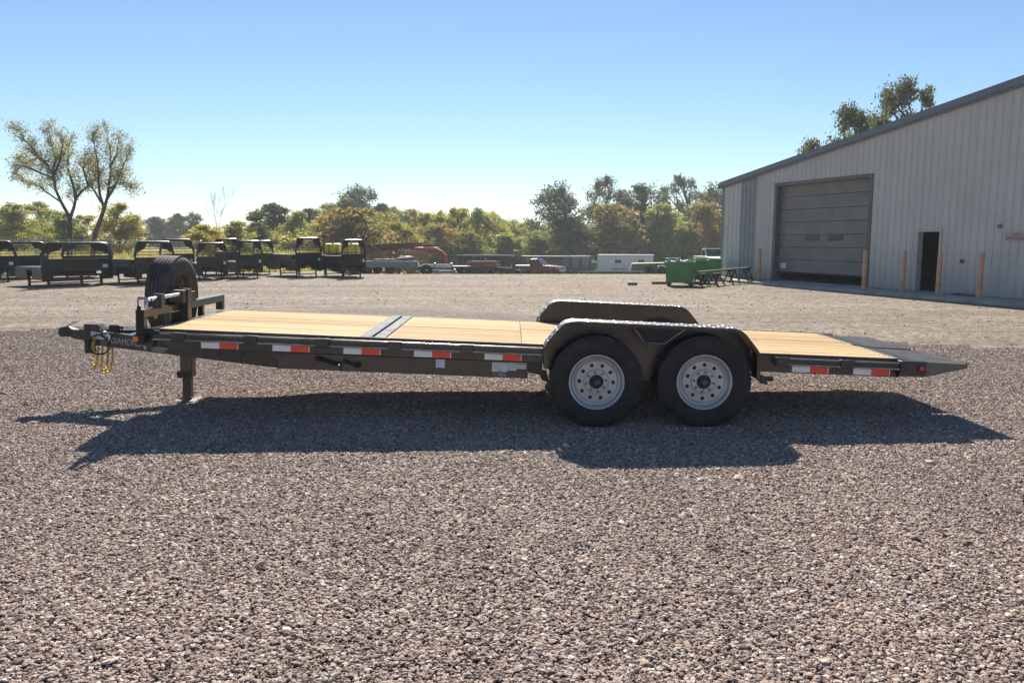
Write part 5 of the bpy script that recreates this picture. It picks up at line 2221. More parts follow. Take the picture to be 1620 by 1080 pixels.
# ================================================================== DUMPSTERS, TRESTLES, TIMBERS
def make_dumpster():
    t = empty('green_dumpster')
    bb = MB()
    w, d, h = 0.46, 0.40, 0.80
    b0, t0 = [(-w + 0.05, -d), (w - 0.03, -d), (w - 0.03, d), (-w + 0.05, d)], [(-w, -d - 0.02), (w, -d - 0.02), (w, d + 0.02), (-w, d + 0.02)]
    vb = [bb.b.verts.new((x, y, 0.12)) for x, y in b0]
    vt = [bb.b.verts.new((x, y, h)) for x, y in t0]
    vi = [bb.b.verts.new((x * 0.96, y * 0.96, h)) for x, y in t0]
    vj = [bb.b.verts.new((x * 0.94, y * 0.94, 0.16)) for x, y in b0]
    bb.b.faces.new(vb[::-1])
    bb.b.faces.new(vj)
    for i in range(4):
        k = (i + 1) % 4
        bb.b.faces.new((vb[i], vb[k], vt[k], vt[i]))
        bb.b.faces.new((vt[i], vt[k], vi[k], vi[i]))
        bb.b.faces.new((vi[i], vi[k], vj[k], vj[i]))
    bb.build('bin', M_GREEN, t)
    for q, (ax, ay, bx, by) in enumerate(((-w, -d - 0.03, w, -d - 0.03), (-w, d + 0.03, w, d + 0.03), (-w - 0.01, -d, -w - 0.01, d), (w + 0.01, -d, w + 0.01, d))):
        bb = MB()
        bb.bar((ax, ay, h - 0.015), (bx, by, h - 0.015), 0.04, 0.045)
        bb.build('rim', M_GREEN, t)
    bb = MB()
    bb.box(w - 0.16, w - 0.10, -d - 0.022, -d - 0.002, 0.13, h - 0.04)
    bb.box(-w + 0.14, -w + 0.20, -d - 0.022, -d - 0.002, 0.13, h - 0.04)
    bb.build('side_rib', M_GREEN, t)
    for x in (-w + 0.12, w - 0.10):
        for y in (-d + 0.08, d - 0.08):
            bb = MB()
            bb.lathe([(y - 0.022, 0.001), (y - 0.022, 0.055), (y + 0.022, 0.055), (y + 0.022, 0.001)], 12, 'y', (x, 0, 0.055))
            bb.box(x - 0.03, x + 0.03, y - 0.03, y + 0.03, 0.10, 0.125)
            bb.build('caster', M_BLACKD, t)
    return t


d0 = make_dumpster()
p = gnd(1075, 452)
d0.location = (p.x, p.y, 0)
d0.rotation_euler = (0, 0, R(-16))
tag(d0, 'front green dumpster on casters with scrap piled in its top', 'dumpster', 'green dumpsters by the workshop corner')
for px, py, rz, lab in ((1106, 449, -10, 'middle green dumpster just behind the front one'), (1127, 444, -8, 'rear green dumpster touching the workshop corner')):
    q = copy_tree(d0)
    p2 = gnd(px, py)
    q.location = (p2.x, p2.y + 0.8, 0)
    q.rotation_euler = (0, 0, R(rz))
    tag(q, lab, 'dumpster', 'green dumpsters by the workshop corner')
sc = empty('scrap_heap', (p.x, p.y, 0.70), R(-16))
tag(sc, 'white and red scrap sheets sticking out of the front dumpster', 'scrap')
rnd = random.Random(2)
for i in range(7):
    bb = MB()
    m = Matrix.Translation((rnd.uniform(-0.34, 0.28), rnd.uniform(-0.25, 0.25), rnd.uniform(0.03, 0.10))) @ Euler((rnd.uniform(-0.4, 0.4), rnd.uniform(-0.4, 0.4), rnd.uniform(0, 3))).to_matrix().to_4x4()
    bb.box(-0.17, 0.17, -0.09, 0.09, 0, 0.05, m, bevel=0.015)
    bb.build('scrap_piece', (M_WHITE, M_REDP, M_PAPERG)[i % 3], sc)
tre = None
for px, py, Yo, rz, lab in ((1109, 453, 0, 12, 'dark steel trestle nearest the green dumpsters'), (1133, 452, 0, 14, 'second dark trestle from the dumpsters'),
                            (1157, 449, 0, 12, 'third dark trestle, before the fibreglass wall strip'), (1180, 447, 0, 16, 'rightmost dark trestle beside the first orange bollard')):
    p = gnd(px, py)
    if tre is None:
        t = empty('steel_trestle')
        bb = MB()
        bb.box(-0.42, 0.42, -0.04, 0.04, 0.46, 0.54)
        bb.build('beam', M_RUSTD, t)
        for x in (-0.3, 0.3):
            for sg in (-1, 1):
                bb = MB()
                bb.bar((x, sg * 0.01, 0.459), (x + 0.08 * (1 if x > 0 else -1), sg * 0.24, 0.0), 0.05, 0.05)
                bb.build('leg', M_RUSTD, t)
            bb = MB()
            bb.bar((x, -0.13, 0.2), (x, 0.13, 0.2), 0.03, 0.03)
            bb.build('brace', M_RUSTD, t)
        tre = t
    else:
        t = copy_tree(tre)
    t.location = (p.x, p.y, 0)
    t.rotation_euler = (0, 0, R(rz + 40))
    t.scale = (0.8, 0.8, 0.78 if px < 1150 else 0.95)
    tag(t, lab, 'trestle', 'dark steel trestles at the workshop corner')
pp = empty('pipe_bundle')
tag(pp, 'dark steel pipes laid across the row of trestles', 'pipes')
a, e = gnd(1109, 453), gnd(1183, 447)
for i, off in enumerate((-0.10, 0.0, 0.09)):
    bb = MB()
    bb.tube([(a.x - 0.3, a.y + off + 0.1, 0.445), (e.x + 0.1, e.y + off, 0.54)], 0.03, 8)
    bb.build('pipe', M_RUSTD if i else M_GALV, pp)
for px0, px1, py, lab in ((993, 1008, 451, 'short dark timber lying on the gravel left of the dumpsters'), (1031, 1056, 449.5, 'longer dark timber on the gravel just left of the front dumpster')):
    a, e = gnd(px0, py), gnd(px1, py)
    bb = MB()
    bb.bar((0, 0, 0.045), (e.x - a.x, 0, 0.045), 0.10, 0.09)
    o = bb.build('timber_block', M_TIMBER, bevel=0.006)
    o.location = (a.x, a.y, 0)
    tag(o, lab, 'timber')

# ================================================================== TREES
def grow(seed, levels, n0, spread, len0, ratio, up, trunk_h, stems=1, lean=0.0, split=(2, 4), r0=0.16, wander=0.14):
    """branch skeleton of unit-ish height: segments (p, q, r0, r1) and twig points"""
    rnd = random.Random(seed)
    segs, tips = [], []

    def branch(p, d, L, r, lv):
        n = 3
        q = p
        for i in range(n):
            d = (d + Vector((rnd.gauss(0, wander), rnd.gauss(0, wander), rnd.gauss(0, wander * 0.6))) + Vector((0, 0, up * 0.08))).normalized()
            nx = q + d * (L / n)
            ra, rb = r * (1 - 0.35 * i / n), r * (1 - 0.35 * (i + 1) / n)
            segs.append((q, nx, ra, rb))
            if lv >= levels - 2 and i > 0:
                tips.append((nx, d, lv))
            if lv < levels - 1 and lv > 0 and rnd.random() < 0.55:
                side = d.orthogonal().normalized()
                side.rotate(Matrix.Rotation(rnd.uniform(0, 6.28), 3, d))
                branch(nx, (d * 0.6 + side * spread).normalized(), L * ratio * 0.8, rb * 0.5, lv + 1)
            q = nx
        if lv < levels - 1:
            k = rnd.randint(*split) if lv > 0 else n0
            a0 = rnd.uniform(0, 6.28)
            for j in range(k):
                side = d.orthogonal().normalized()
                side.rotate(Matrix.Rotation(a0 + j * 6.28 / k + rnd.uniform(-0.4, 0.4), 3, d))
                nd = (d + side * spread * rnd.uniform(0.6, 1.25) + Vector((0, 0, up * 0.35))).normalized()
                branch(q, nd, L * ratio * rnd.uniform(0.75, 1.2), r * 0.62 * rnd.uniform(0.8, 1.1), lv + 1)
        else:
            tips.append((q, d, lv + 1))
    for s_ in range(stems):
        d = Vector((lean + rnd.uniform(-0.25, 0.25) * (stems > 1), rnd.uniform(-0.2, 0.2) * (stems > 1), 1)).normalized()
        branch(Vector((0.03 * s_, 0, 0)), d, trunk_h, r0, 0)
    return segs, tips


def tube_mesh(name, segs, seg=5, rmin=0.004):
    V, Fc = [], []
    for p, q, ra, rb in segs:
        d = (q - p)
        if d.length < 1e-5:
            continue
        d.normalize()
        a = d.orthogonal().normalized()
        b = d.cross(a)
        k = len(V)
        sg = seg if ra > 0.02 else 3
        for c, r in ((p - d * ra * 0.2, max(ra, rmin)), (q, max(rb, rmin * 0.8))):
            for j in range(sg):
                t = 2 * math.pi * j / sg
                V.append(tuple(c + (a * math.cos(t) + b * math.sin(t)) * r))
        for j in range(sg):
            Fc.append((k + j, k + (j + 1) % sg, k + sg + (j + 1) % sg, k + sg + j))
    me = bpy.data.meshes.new(name)
    me.from_pydata(V, [], Fc)
    for p in me.polygons:
        p.use_smooth = True
    return me


def leaf_mesh(name, tips, per, spread, size, seed, low_bias=0.0, droop=0.0, keep=1.0):
    """loose leaf blades, clumped round the twigs"""
    rng = np.random.default_rng(seed)
    T = np.array([tuple(t[0]) for t in tips])
    if keep < 1.0:
        T = T[rng.random(len(T)) < keep]
    m = len(T)
    cs = rng.lognormal(0, 0.35, m)                          # clump size
    cnt = np.maximum(3, (per * cs).astype(int))
    idx = np.repeat(np.arange(m), cnt)
    N = len(idx)
    c = T[idx] + rng.normal(0, 1, (N, 3)) * (spread * cs[idx])[:, None] * np.array([1, 1, 0.7])
    c[:, 2] -= droop * np.abs(rng.normal(0, 1, N)) * spread
    clump = rng.random(m)
    tint = np.clip(0.55 * clump[idx] + 0.45 * rng.random(N), 0, 1)
    return blades(name, c, rng, size, tint)


def blades(name, c, rng, size, tint):
    """one folded leaf blade at every point"""
    N = len(c)
    nrm = rng.normal(0, 1, (N, 3)) + np.array([0, 0, 0.6])
    nrm /= np.linalg.norm(nrm, axis=1)[:, None]
    a = np.cross(nrm, rng.normal(0, 1, (N, 3)))
    a /= np.linalg.norm(a, axis=1)[:, None]
    b = np.cross(nrm, a)
    s = size * rng.lognormal(0, 0.3, N)
    L, Wd = s[:, None] * a, (s * 0.55)[:, None] * b
    fold = (s * 0.16)[:, None] * nrm
    V = np.empty((N, 4, 3))
    V[:, 0] = c - L
    V[:, 1] = c - Wd + fold
    V[:, 2] = c + L
    V[:, 3] = c + Wd + fold
    V = V.reshape(-1, 3)
    me = bpy.data.meshes.new(name)
    me.vertices.add(len(V))
    me.vertices.foreach_set('co', V.ravel())
    me.loops.add(N * 4)
    me.loops.foreach_set('vertex_index', np.arange(N * 4))
    me.polygons.add(N)
    me.polygons.foreach_set('loop_start', np.arange(0, N * 4, 4))
    me.update()
    at_ = me.attributes.new('tint', 'FLOAT', 'FACE')
    at_.data.foreach_set('value', tint)
    me.validate()
    return me


def lobes(seed, n, cb, rad, shape='round', gap=0.0):
    """crown of unit height and width built from uneven lobes; clump centres and the limbs that carry them"""
    rnd = random.Random(seed)
    L = []
    tries = 0
    while len(L) < n and tries < 4000:
        tries += 1
        a, u = rnd.uniform(0, 6.283), rnd.random() ** 0.6
        f = rnd.random()                                        # height within the crown
        if shape == 'round':
            w = math.sqrt(max(0.02, 1 - (2 * f - 0.95) ** 2 / 1.12))
        elif shape == 'tall':
            w = 0.45 + 0.55 * math.sin(min(1, f * 1.15) * math.pi) * 0.9
        else:                                                   # bushy to the ground
            w = math.sqrt(max(0.02, 1 - f ** 2.0)) * (0.85 + 0.15 * f)
        r = rnd.uniform(*rad) * (1.0 - 0.25 * f)
        R_ = max(0.0, 0.5 * w - r * 0.75) * u
        z = cb + (1 - cb) * f
        z = min(z, 1 - r * 0.8)
        z = max(z, cb + r * 0.3)
        c = Vector((R_ * math.cos(a), R_ * math.sin(a), z))
        if all((c - o).length > (r + q) * (0.62 + gap) for o, q, _ in L):
            L.append((c, r, rnd.random()))
    # always one lobe at the very top
    L.append((Vector((rnd.uniform(-0.08, 0.08), 0, 0.985 - rad[0] * 0.7)), rad[0] * 0.8, rnd.random()))
    return L


def proto(name, seed, n, cb, rad, leafmat, per, size, shape='round', gap=0.0, clumps=13, sig=0.34, trunk=0.03):
    rnd = random.Random(seed + 100)
    Ls = lobes(seed, n, cb, rad, shape, gap)
    segs, tips = [], []
    lean = Vector((rnd.uniform(-0.03, 0.03), rnd.uniform(-0.03, 0.03), 0))
    top = 0.72
    prev = Vector((0, 0, -0.01))
    for i in range(1, 7):
        q = Vector((rnd.gauss(0, 0.008), rnd.gauss(0, 0.008), top * i / 6)) + lean * i
        segs.append((prev, q, trunk * (1 - (i - 1) / 6.6), trunk * (1 - i / 6.6)))
        prev = q
    for c, r, tn in Ls:
        z0 = max(0.06, min(top * 0.95, c.z - 0.12 - 0.5 * Vector((c.x, c.y, 0)).length))
        a = Vector((lean.x * 6 * z0 / top, lean.y * 6 * z0 / top, z0))
        mid = a.lerp(c, 0.5) + Vector((rnd.gauss(0, 0.015), rnd.gauss(0, 0.015), 0.02))
        segs.append((a, mid, trunk * 0.38, trunk * 0.28))
        segs.append((mid, c, trunk * 0.28, trunk * 0.16))
        for _ in range(clumps):
            v = Vector((rnd.gauss(0, 1), rnd.gauss(0, 1), rnd.gauss(0.15, 0.9))).normalized()
            p = c + Vector((v.x, v.y, v.z * 0.8)) * r * rnd.uniform(0.5, 1.08)
            tips.append((p, r, tn))
            if rnd.random() < 0.5:
                segs.append((c, p, trunk * 0.13, trunk * 0.05))
    rng = np.random.default_rng(seed)
    T = np.array([tuple(t[0]) for t in tips])
    rr = np.array([t[1] for t in tips])
    tn = np.array([t[2] for t in tips])
    m = len(T)
    cs = rng.lognormal(0, 0.45, m)
    cnt = np.maximum(2, (per * cs).astype(int))
    idx = np.repeat(np.arange(m), cnt)
    N = len(idx)
    c = T[idx] + rng.normal(0, 1, (N, 3)) * (rr[idx] * sig)[:, None] * np.array([1, 1, 0.62])
    tint = np.clip(0.42 * tn[idx] + 0.26 * rng.random(m)[idx] + 0.32 * rng.random(N), 0, 1)
    crown = blades(name + '_crown', c, rng, size, tint)
    crown.materials.append(leafmat)
    wood = tube_mesh(name + '_trunk', segs, 6, 0.002)
    wood.materials.append(M_BARK)
    return {'trunk': wood, 'crown': crown, 'w': 1.0}


P = {}
P['oak_a'] = proto('oak', 1, 22, 0.20, (0.12, 0.19), L_DARK, 30, 0.0135)
P['oak_b'] = proto('oak', 7, 24, 0.24, (0.10, 0.17), L_DARK, 28, 0.0135, gap=0.10)
P['oak_c'] = proto('oak', 12, 22, 0.15, (0.12, 0.18), L_RUST, 30, 0.0135)
P['rust_b'] = proto('rust_tree', 21, 26, 0.04, (0.11, 0.20), L_RUST, 30, 0.0165, 'bush')
P['olive_a'] = proto('olive_tree', 31, 26, 0.02, (0.11, 0.19), L_OLIVE, 30, 0.0165, 'bush')
P['olive_b'] = proto('olive_tree', 33, 24, 0.06, (0.09, 0.15), L_OLIVE, 26, 0.014, 'tall', 0.05)
P['yellow_a'] = proto('yellow_tree', 41, 26, 0.02, (0.10, 0.19), L_YELLOW, 29, 0.0165, 'bush')
P['yellow_b'] = proto('yellow_tree', 44, 24, 0.06, (0.09, 0.15), L_YELLOW, 25, 0.014, 'tall', 0.05)
P['dark_b'] = proto('dark_tree', 51, 26, 0.03, (0.11, 0.20), L_DARK, 30, 0.0165, 'bush')
P['sparse'] = proto('sparse_tree', 61, 20, 0.12, (0.08, 0.14), L_OLIVE, 8, 0.012, 'tall', 0.15, 12, 0.5, 0.014)
P['airy'] = proto('airy_oak', 81, 26, 0.22, (0.08, 0.14), L_DARK, 20, 0.012, gap=0.30, sig=0.36)
P['pair'] = proto('roof_oak', 91, 30, 0.25, (0.08, 0.14), L_DARK, 34, 0.0105, gap=0.2, sig=0.36)


def bare_proto():
    segs, tips = grow(71, 5, 3, 0.42, 1, 0.70, 0.55, 0.9, split=(2, 2), r0=0.03, wander=0.07)
    top = max(s[1].z for s in segs)
    xs = [abs(s[1].x) for s in segs] + [abs(s[1].y) for s in segs]
    k, kx = 1 / top, 0.5 / max(xs)
    f = lambda p: Vector((p.x * kx, p.y * kx, p.z * k))
    me = tube_mesh('bare_trunk', [(f(p), f(q), ra * 0.35, rb * 0.35) for p, q, ra, rb in segs], 5, 0.0022)
    me.materials.append(M_BARK)
    return {'trunk': me, 'crown': None, 'w': 1.0}


P['bare'] = bare_proto()


def tree(kind, px, ytop, wpx, Y, label, cat='tree', name=None, group=None, rz=None, base=None):
    pr = P[kind]
    p = at(px, ytop, Y)
    z0 = terrain(p.x, p.y) - 0.05 if base is None else base
    H = p.z - z0
    wid = wpx / F_PX * Y * (1.45 if kind not in ('bare', 'pair', 'airy') else 1.0)
    t = empty(name or {'bare': 'bare_tree', 'airy': 'oak_tree', 'sparse': 'sapling'}.get(kind, 'oak_tree' if 'oak' in kind else 'broadleaf_tree'), (p.x, p.y, z0))
    sx = wid / pr['w']
    sx = max(0.12 * H, min(sx, 3.0 * H))
    t.scale = (sx, sx, H)
    t.rotation_euler = (0, 0, random.uniform(0, 6.28) if rz is None else rz)
    tag(t, label, cat, group)
    link_mesh('trunk', pr['trunk'], None, t)
    if pr['crown']:
        link_mesh('crown', pr['crown'], None, t)
    return t


random.seed(11)
GW = 'trees of the wood behind the yard'
TREES = [
    ('olive_a', 22, 322, 70, 75, 'olive tree at the far left edge above the first truck bed'),
    ('dark_b', 8, 330, 50, 95, 'dark tree at the left edge behind an olive one'),
    ('olive_b', 62, 318, 60, 85, 'olive brown tree left of the large forked tree'),
    ('olive_a', 100, 336, 70, 70, 'olive green tree seen between the stems of the forked tree'),
    ('yellow_b', 135, 340, 50, 72, 'yellow green tree between the forked and the leaning tree'),
    ('yellow_a', 186, 322, 64, 62, 'bright yellow green tree right behind the leaning tree'),
    ('rust_b', 214, 343, 26, 150, 'small russet tree on the far side of the field'),
    ('dark_b', 246, 343, 44, 150, 'rounded dark tree alone at the far field edge'),
    ('dark_b', 280, 338, 34, 145, 'dark tree left of the bare tree at the field edge'),
    ('oak_a', 304, 336, 32, 140, 'dark brown tree just left of the bare tree'),
    ('rust_b', 262, 352, 40, 150, 'low russet tree between the dark field-edge trees'),
    ('yellow_a', 322, 356, 64, 52, 'yellow shrub at the foot of the bare tree'),
    ('olive_a', 372, 350, 66, 60, 'olive bush right of the bare tree'),
    ('dark_b', 404, 352, 60, 66, 'dark bush behind the truck bed with the amber lamp'),
    ('dark_b', 428, 322, 74, 84, 'round dark tree right of the bare tree'),
    ('olive_a', 470, 334, 60, 80, 'olive tree between the round dark tree and the yellow-rust one'),
    ('dark_b', 488, 330, 54, 90, 'dark green tree left of the yellow-rust tree'),
    ('yellow_a', 520, 334, 60, 76, 'yellow green tree above the service truck bed'),
    ('rust_b', 560, 328, 120, 68, 'wide yellow rust tree above the yellow tanks'),
    ('oak_a', 566, 294, 64, 118, 'tall dark oak rising above the middle of the wood'),
    ('olive_b', 548, 312, 50, 115, 'slim olive tree left of the tall middle oak'),
    ('dark_b', 604, 322, 46, 112, 'dark tree right of the tall middle oak'),
    ('oak_c', 645, 328, 60, 112, 'russet oak behind the rusty gooseneck trailer'),
    ('olive_b', 626, 326, 44, 110, 'slim olive tree left of the russet oak'),
    ('yellow_a', 628, 352, 74, 78, 'low yellow green bush behind the rusty deck trailer'),
    ('yellow_b', 672, 336, 50, 100, 'slim yellow green tree over the red gooseneck'),
    ('olive_b', 700, 332, 50, 100, 'slim olive tree right of the red gooseneck'),
    ('yellow_b', 726, 328, 56, 100, 'pale yellow green tree behind the crane post'),
    ('olive_b', 754, 328, 60, 102, 'leafy olive tree left above the navy dump trailer'),
    ('olive_a', 738, 366, 80, 92, 'low olive brush before the navy dump trailer trees'),
    ('sparse', 784, 340, 50, 104, 'thin sapling with few leaves above the navy dump trailer'),
    ('sparse', 812, 346, 46, 106, 'thin sapling above the gap left of the red pickup'),
    ('sparse', 838, 346, 46, 108, 'thin sapling left of the big round oak'),
    ('olive_a', 800, 370, 90, 98, 'olive brush above the right end of the navy trailer'),
    ('olive_a', 850, 366, 80, 100, 'olive brush above the red pickup'),
    ('oak_a', 885, 291, 76, 108, 'big round dark oak above the stock trailer'),
    ('dark_b', 905, 348, 74, 104, 'dark understorey tree at the foot of the big round oak'),
    ('airy', 958, 276, 74, 118, 'tall airy oak left of the workshop group'),
    ('rust_b', 972, 322, 100, 106, 'broad rust coloured tree above the white enclosed trailer'),
    ('dark_b', 945, 360, 60, 112, 'dark low tree left of the broad rust coloured tree'),
    ('oak_b', 1018, 290, 80, 116, 'dark oak right of the tall airy oak'),
    ('airy', 1078, 275, 84, 122, 'feathery tall oak above the green dumpsters'),
    ('olive_a', 1050, 322, 84, 108, 'green bushy tree behind the white trailer end'),
    ('rust_b', 1112, 318, 70, 104, 'rusty green tree left of the workshop corner'),
    ('oak_a', 1128, 293, 62, 112, 'dark oak touching the workshop corner'),
    ('olive_a', 1085, 352, 70, 103, 'olive understorey tree directly behind the dumpsters'),
    ('dark_b', 1020, 356, 70, 110, 'dark understorey tree over the white enclosed trailer'),
    ('olive_a', 455, 345, 90, 118, 'broad olive tree behind the round dark tree'),
    ('yellow_a', 590, 335, 90, 100, 'yellow green tree under the right side of the tall middle oak'),
    ('olive_a', 520, 322, 80, 122, 'olive tree left behind the tall middle oak'),
    ('olive_a', 655, 338, 90, 116, 'bushy olive tree behind the slim trees over the gooseneck'),
    ('yellow_a', 690, 340, 80, 104, 'yellow green bushy tree right of the russet oak'),
    ('olive_a', 722, 336, 84, 118, 'bushy olive tree behind the pale tree of the crane post'),
    ('yellow_a', 768, 338, 80, 108, 'pale yellow green bushy tree over the navy dump trailer'),
    ('olive_b', 782, 334, 54, 118, 'upright olive tree behind the thin saplings'),
    ('olive_a', 820, 352, 84, 120, 'low olive tree behind the thin saplings left of the big oak'),
    ('rust_b', 690, 352, 70, 92, 'low russet tree behind the red gooseneck'),
    ('pair', 1350, 170, 160, 62, 'left half of the oak pair rising behind the workshop roof'),
    ('pair', 1432, 130, 165, 60, 'right taller oak of the pair rising behind the workshop roof'),
]
for k_, px, yt, wp, Y, lab in TREES:
    tree(k_, px, yt, wp, Y, lab, 'bush' if 'bush' in lab.split()[:4] or 'shrub' in lab or 'brush' in lab else 'tree', group=GW)
tree('bare', 340, 284, 66, 56, 'bare leafless tree standing above the yellow shrub', name='bare_tree')
tree('sparse', 66, 345, 60, 46.5, 'thin half bare sapling at the fence left of the forked tree', name='sapling')


# the two near trees by the fence are built limb by limb from their outline
def near_tree(name, label, Y, limbs, seed, base_px):
    """limbs: list of (pixel polyline, radius at its start, radius at its end, depth offset)"""
    rnd = random.Random(seed)
    p0 = at(base_px[0], base_px[1], Y)
    org = Vector((p0.x, Y, terrain(p0.x, Y)))
    t = empty(name, org)
    tag(t, label, 'tree')
    segs, tips = [], []

    def twig(p, d, L, r, lv):
        q = p
        for i in range(3):
            d = (d + Vector((rnd.gauss(0, 0.16), rnd.gauss(0, 0.16), rnd.gauss(0.05, 0.1)))).normalized()
            nx = q + d * L / 3
            segs.append((q, nx, r * (1 - i * 0.25), r * (0.75 - i * 0.25) + 0.002))
            tips.append((nx, d, lv))
            if lv < 2 and rnd.random() < 0.85:
                sd = d.orthogonal().normalized()
                sd.rotate(Matrix.Rotation(rnd.uniform(0, 6.28), 3, d))
                twig(nx, (d + sd * 0.8 + Vector((0, 0, 0.3))).normalized(), L * 0.6, r * 0.55, lv + 1)
            q = nx
    for pts, ra, rb, dy in limbs:
        P3 = []
        for i, (x, y) in enumerate(pts):
            f = i / (len(pts) - 1)
            q = at(x, y, Y + dy * f)
            P3.append(q - org)
        n = len(P3) - 1
        for i in range(n):
            sub = 4
            for j in range(sub):
                a = P3[i].lerp(P3[i + 1], j / sub)
                c = P3[i].lerp(P3[i + 1], (j + 1) / sub)
                f0, f1 = (i + j / sub) / n, (i + (j + 1) / sub) / n
                segs.append((a, c, ra + (rb - ra) * f0, ra + (rb - ra) * f1))
                if rb < 0.05 and f1 > 0.18:
                    for _ in range(2):
                        d = (c - a).normalized()
                        sd = d.orthogonal().normalized()
                        sd.rotate(Matrix.Rotation(rnd.uniform(0, 6.28), 3, d))
                        if rnd.random() < 0.8:
                            twig(c, (d * 0.9 + sd * 0.75 + Vector((0, 0, 0.35))).normalized(), rnd.uniform(0.5, 0.95) * (1.05 - 0.45 * f1), 0.016, 0)
    me = tube_mesh(name + '_trunk', segs, 7, 0.006)
    link_mesh('trunk', me, M_BARK, t)
    cr = leaf_mesh(name + '_crown', tips, 4.2, 0.14, 0.044, seed, keep=0.52, droop=0.3)
    link_mesh('crown', cr, L_WILLOW, t)
    return t


near_tree('forked_tree', 'large forked tree with thin autumn leaves at the fence on the left', 47.0, [
    ([(110, 412), (111, 378), (111, 345)], 0.17, 0.13, 0),
    ([(111, 345), (97, 320), (88, 300), (85, 278), (72, 258), (55, 240), (40, 222), (28, 205)], 0.10, 0.012, -1.2),
    ([(88, 300), (84, 275), (88, 250), (80, 225), (76, 200)], 0.08, 0.012, 0.8),
    ([(85, 282), (60, 272), (38, 262), (24, 270)], 0.07, 0.015, -0.6),
    ([(111, 345), (117, 328), (120, 314), (130, 302), (140, 294), (150, 283), (152, 262)], 0.10, 0.02, 1.0),
    ([(120, 314), (115, 290), (107, 265), (108, 240), (110, 225)], 0.09, 0.02, 1.6),
    ([(140, 294), (132, 270), (134, 250)], 0.07, 0.02, -0.6),
    ([(78, 262), (60, 250), (45, 255), (30, 262)], 0.06, 0.015, 0.9),
    ([(97, 320), (75, 305), (55, 290), (35, 288)], 0.06, 0.015, 1.3),
    ([(85, 278), (95, 255), (98, 235), (100, 222)], 0.07, 0.015, -1.4),
], 5, (110, 412))
near_tree('leaning_tree', 'leaning tree with upswept crown right of the forked tree', 47.5, [
    ([(146, 412), (150, 372), (158, 350), (165, 330)], 0.16, 0.11, 0),
    ([(165, 330), (158, 308), (156, 285), (155, 258), (150, 235), (147, 215)], 0.09, 0.012, -1.0),
    ([(165, 330), (170, 312), (173, 290), (176, 265), (174, 235), (168, 208)], 0.10, 0.012, 0.8),
    ([(170, 314), (182, 295), (190, 275), (198, 255), (203, 243)], 0.08, 0.015, 1.2),
    ([(172, 300), (185, 290), (198, 288), (206, 296)], 0.06, 0.012, -0.9),
    ([(160, 320), (148, 300), (142, 282), (140, 262)], 0.07, 0.015, 1.3),
    ([(174, 265), (184, 245), (188, 222)], 0.06, 0.012, -0.5),
], 9, (146, 412))


# brush and grass that nobody could count
def brush(name, label, spots, mat_, seed, size, cat='undergrowth'):
    rng = np.random.default_rng(seed)
    tips = []
    for px0, px1, yt, Y, n in spots:
        for i in range(n):
            px = rng.uniform(px0, px1)
            yy = Y + rng.uniform(-3, 6)
            p = at(px, yt + rng.uniform(0, 14), yy)
            z0 = terrain(p.x, p.y)
            H = max(0.5, p.z - z0)
            for j in range(10):
                f = rng.random() ** 0.7
                tips.append((Vector((p.x + rng.normal(0, 0.5), p.y + rng.normal(0, 0.7), z0 + H * f)), None, 0))
    me = leaf_mesh(name, tips, 16, 0.38, size, seed)
    o = link_mesh(name, me, mat_)
    tag(o, label, cat, kind='stuff')
    return o


brush('woodland_undergrowth', 'mixed green and olive undergrowth filling the wood behind the stored trailers',
      [(420, 600, 350, 100, 130), (560, 800, 347, 114, 240), (740, 1000, 352, 120, 220), (960, 1150, 335, 124, 150), (600, 900, 380, 104, 120)], L_OLIVE, 3, 0.13)
brush('field_edge_brush', 'low dark brush along the far edge of the field on the left',
      [(-40, 120, 352, 98, 90), (180, 470, 358, 155, 130), (330, 520, 366, 78, 70)], L_OLIVE, 4, 0.13)


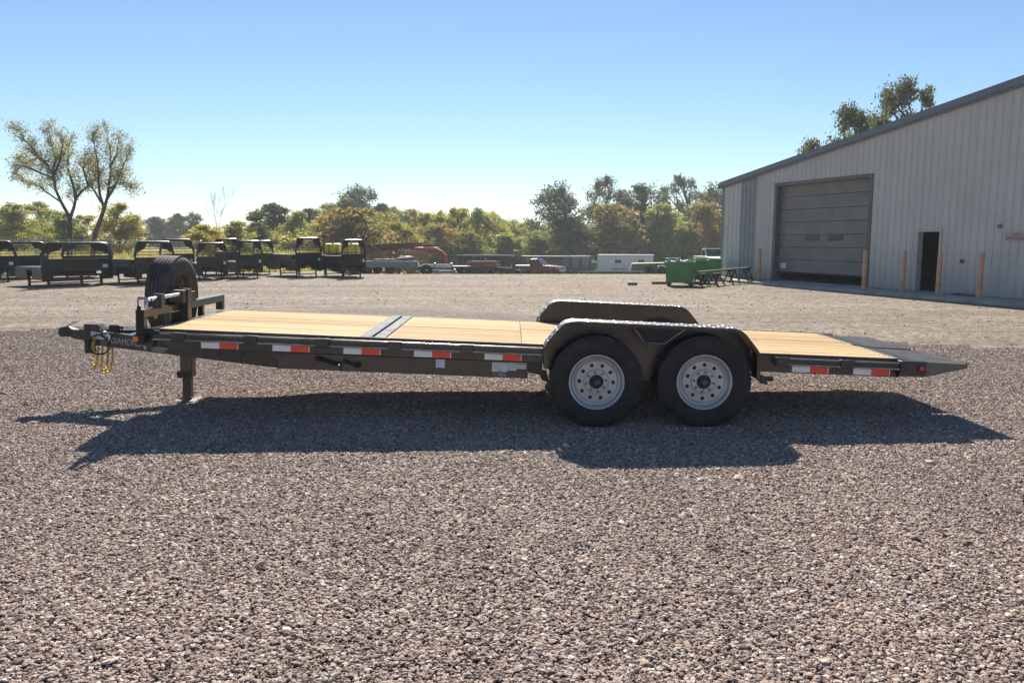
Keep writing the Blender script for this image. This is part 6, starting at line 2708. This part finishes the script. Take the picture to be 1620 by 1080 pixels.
def grass(name, label, x0, x1, y0, y1, n, hgt, seed, mat_):
    rng = np.random.default_rng(seed)
    x, y = rng.uniform(x0, x1, n), rng.uniform(y0, y1, n)
    zz = np.array([terrain(a, b) for a, b in zip(x, y)])
    h = hgt * rng.lognormal(0, 0.35, n)
    a = rng.uniform(0, 6.28, n)
    w = 0.035
    V = np.empty((n, 4, 3))
    lx, ly = rng.normal(0, 0.35, n) * h, rng.normal(0, 0.35, n) * h
    V[:, 0] = np.stack([x - w * np.cos(a), y - w * np.sin(a), zz], 1)
    V[:, 1] = np.stack([x + w * np.cos(a), y + w * np.sin(a), zz], 1)
    V[:, 2] = np.stack([x + lx + w * 0.3 * np.cos(a), y + ly + w * 0.3 * np.sin(a), zz + h], 1)
    V[:, 3] = np.stack([x + lx - w * 0.3 * np.cos(a), y + ly - w * 0.3 * np.sin(a), zz + h], 1)
    me = bpy.data.meshes.new(name)
    me.vertices.add(n * 4)
    me.vertices.foreach_set('co', V.ravel())
    me.loops.add(n * 4)
    me.loops.foreach_set('vertex_index', np.arange(n * 4))
    me.polygons.add(n)
    me.polygons.foreach_set('loop_start', np.arange(0, n * 4, 4))
    me.update()
    at_ = me.attributes.new('tint', 'FLOAT', 'FACE')
    at_.data.foreach_set('value', rng.random(n))
    me.validate()
    o = link_mesh(name, me, mat_)
    tag(o, label, 'grass', kind='stuff')


L_GRASS = mat_leaf('dry_field_grass', [(0, (0.13, 0.14, 0.035)), (0.5, (0.22, 0.20, 0.06)), (1, (0.34, 0.28, 0.11))], 0.35)
grass('field_grass', 'tall dry green-gold grass of the field behind the fence', -44, -13, 39.5, 75, 60000, 0.32, 5, L_GRASS)



def build_haze(density):
    """thin haze added over everything, partly to lift the darks like lens glare; the sky lies outside it"""
    b_ = MB()
    b_.box(-1250, 1250, -310, 2050, -4.2, 15.5)
    o = b_.build('haze', None)
    m = bpy.data.materials.new('haze_air')
    m.use_nodes = True
    nt = m.node_tree
    nt.nodes.clear()
    out = nt.nodes.new('ShaderNodeOutputMaterial')
    v = nt.nodes.new('ShaderNodeVolumePrincipled')
    v.inputs['Color'].default_value = (0.86, 0.94, 1, 1)
    v.inputs['Density'].default_value = density
    v.inputs['Anisotropy'].default_value = 0.35
    nt.links.new(v.outputs[0], out.inputs['Volume'])
    o.data.materials.clear()
    o.data.materials.append(m)
    tag(o, kind='stuff')


build_haze(0.0005)
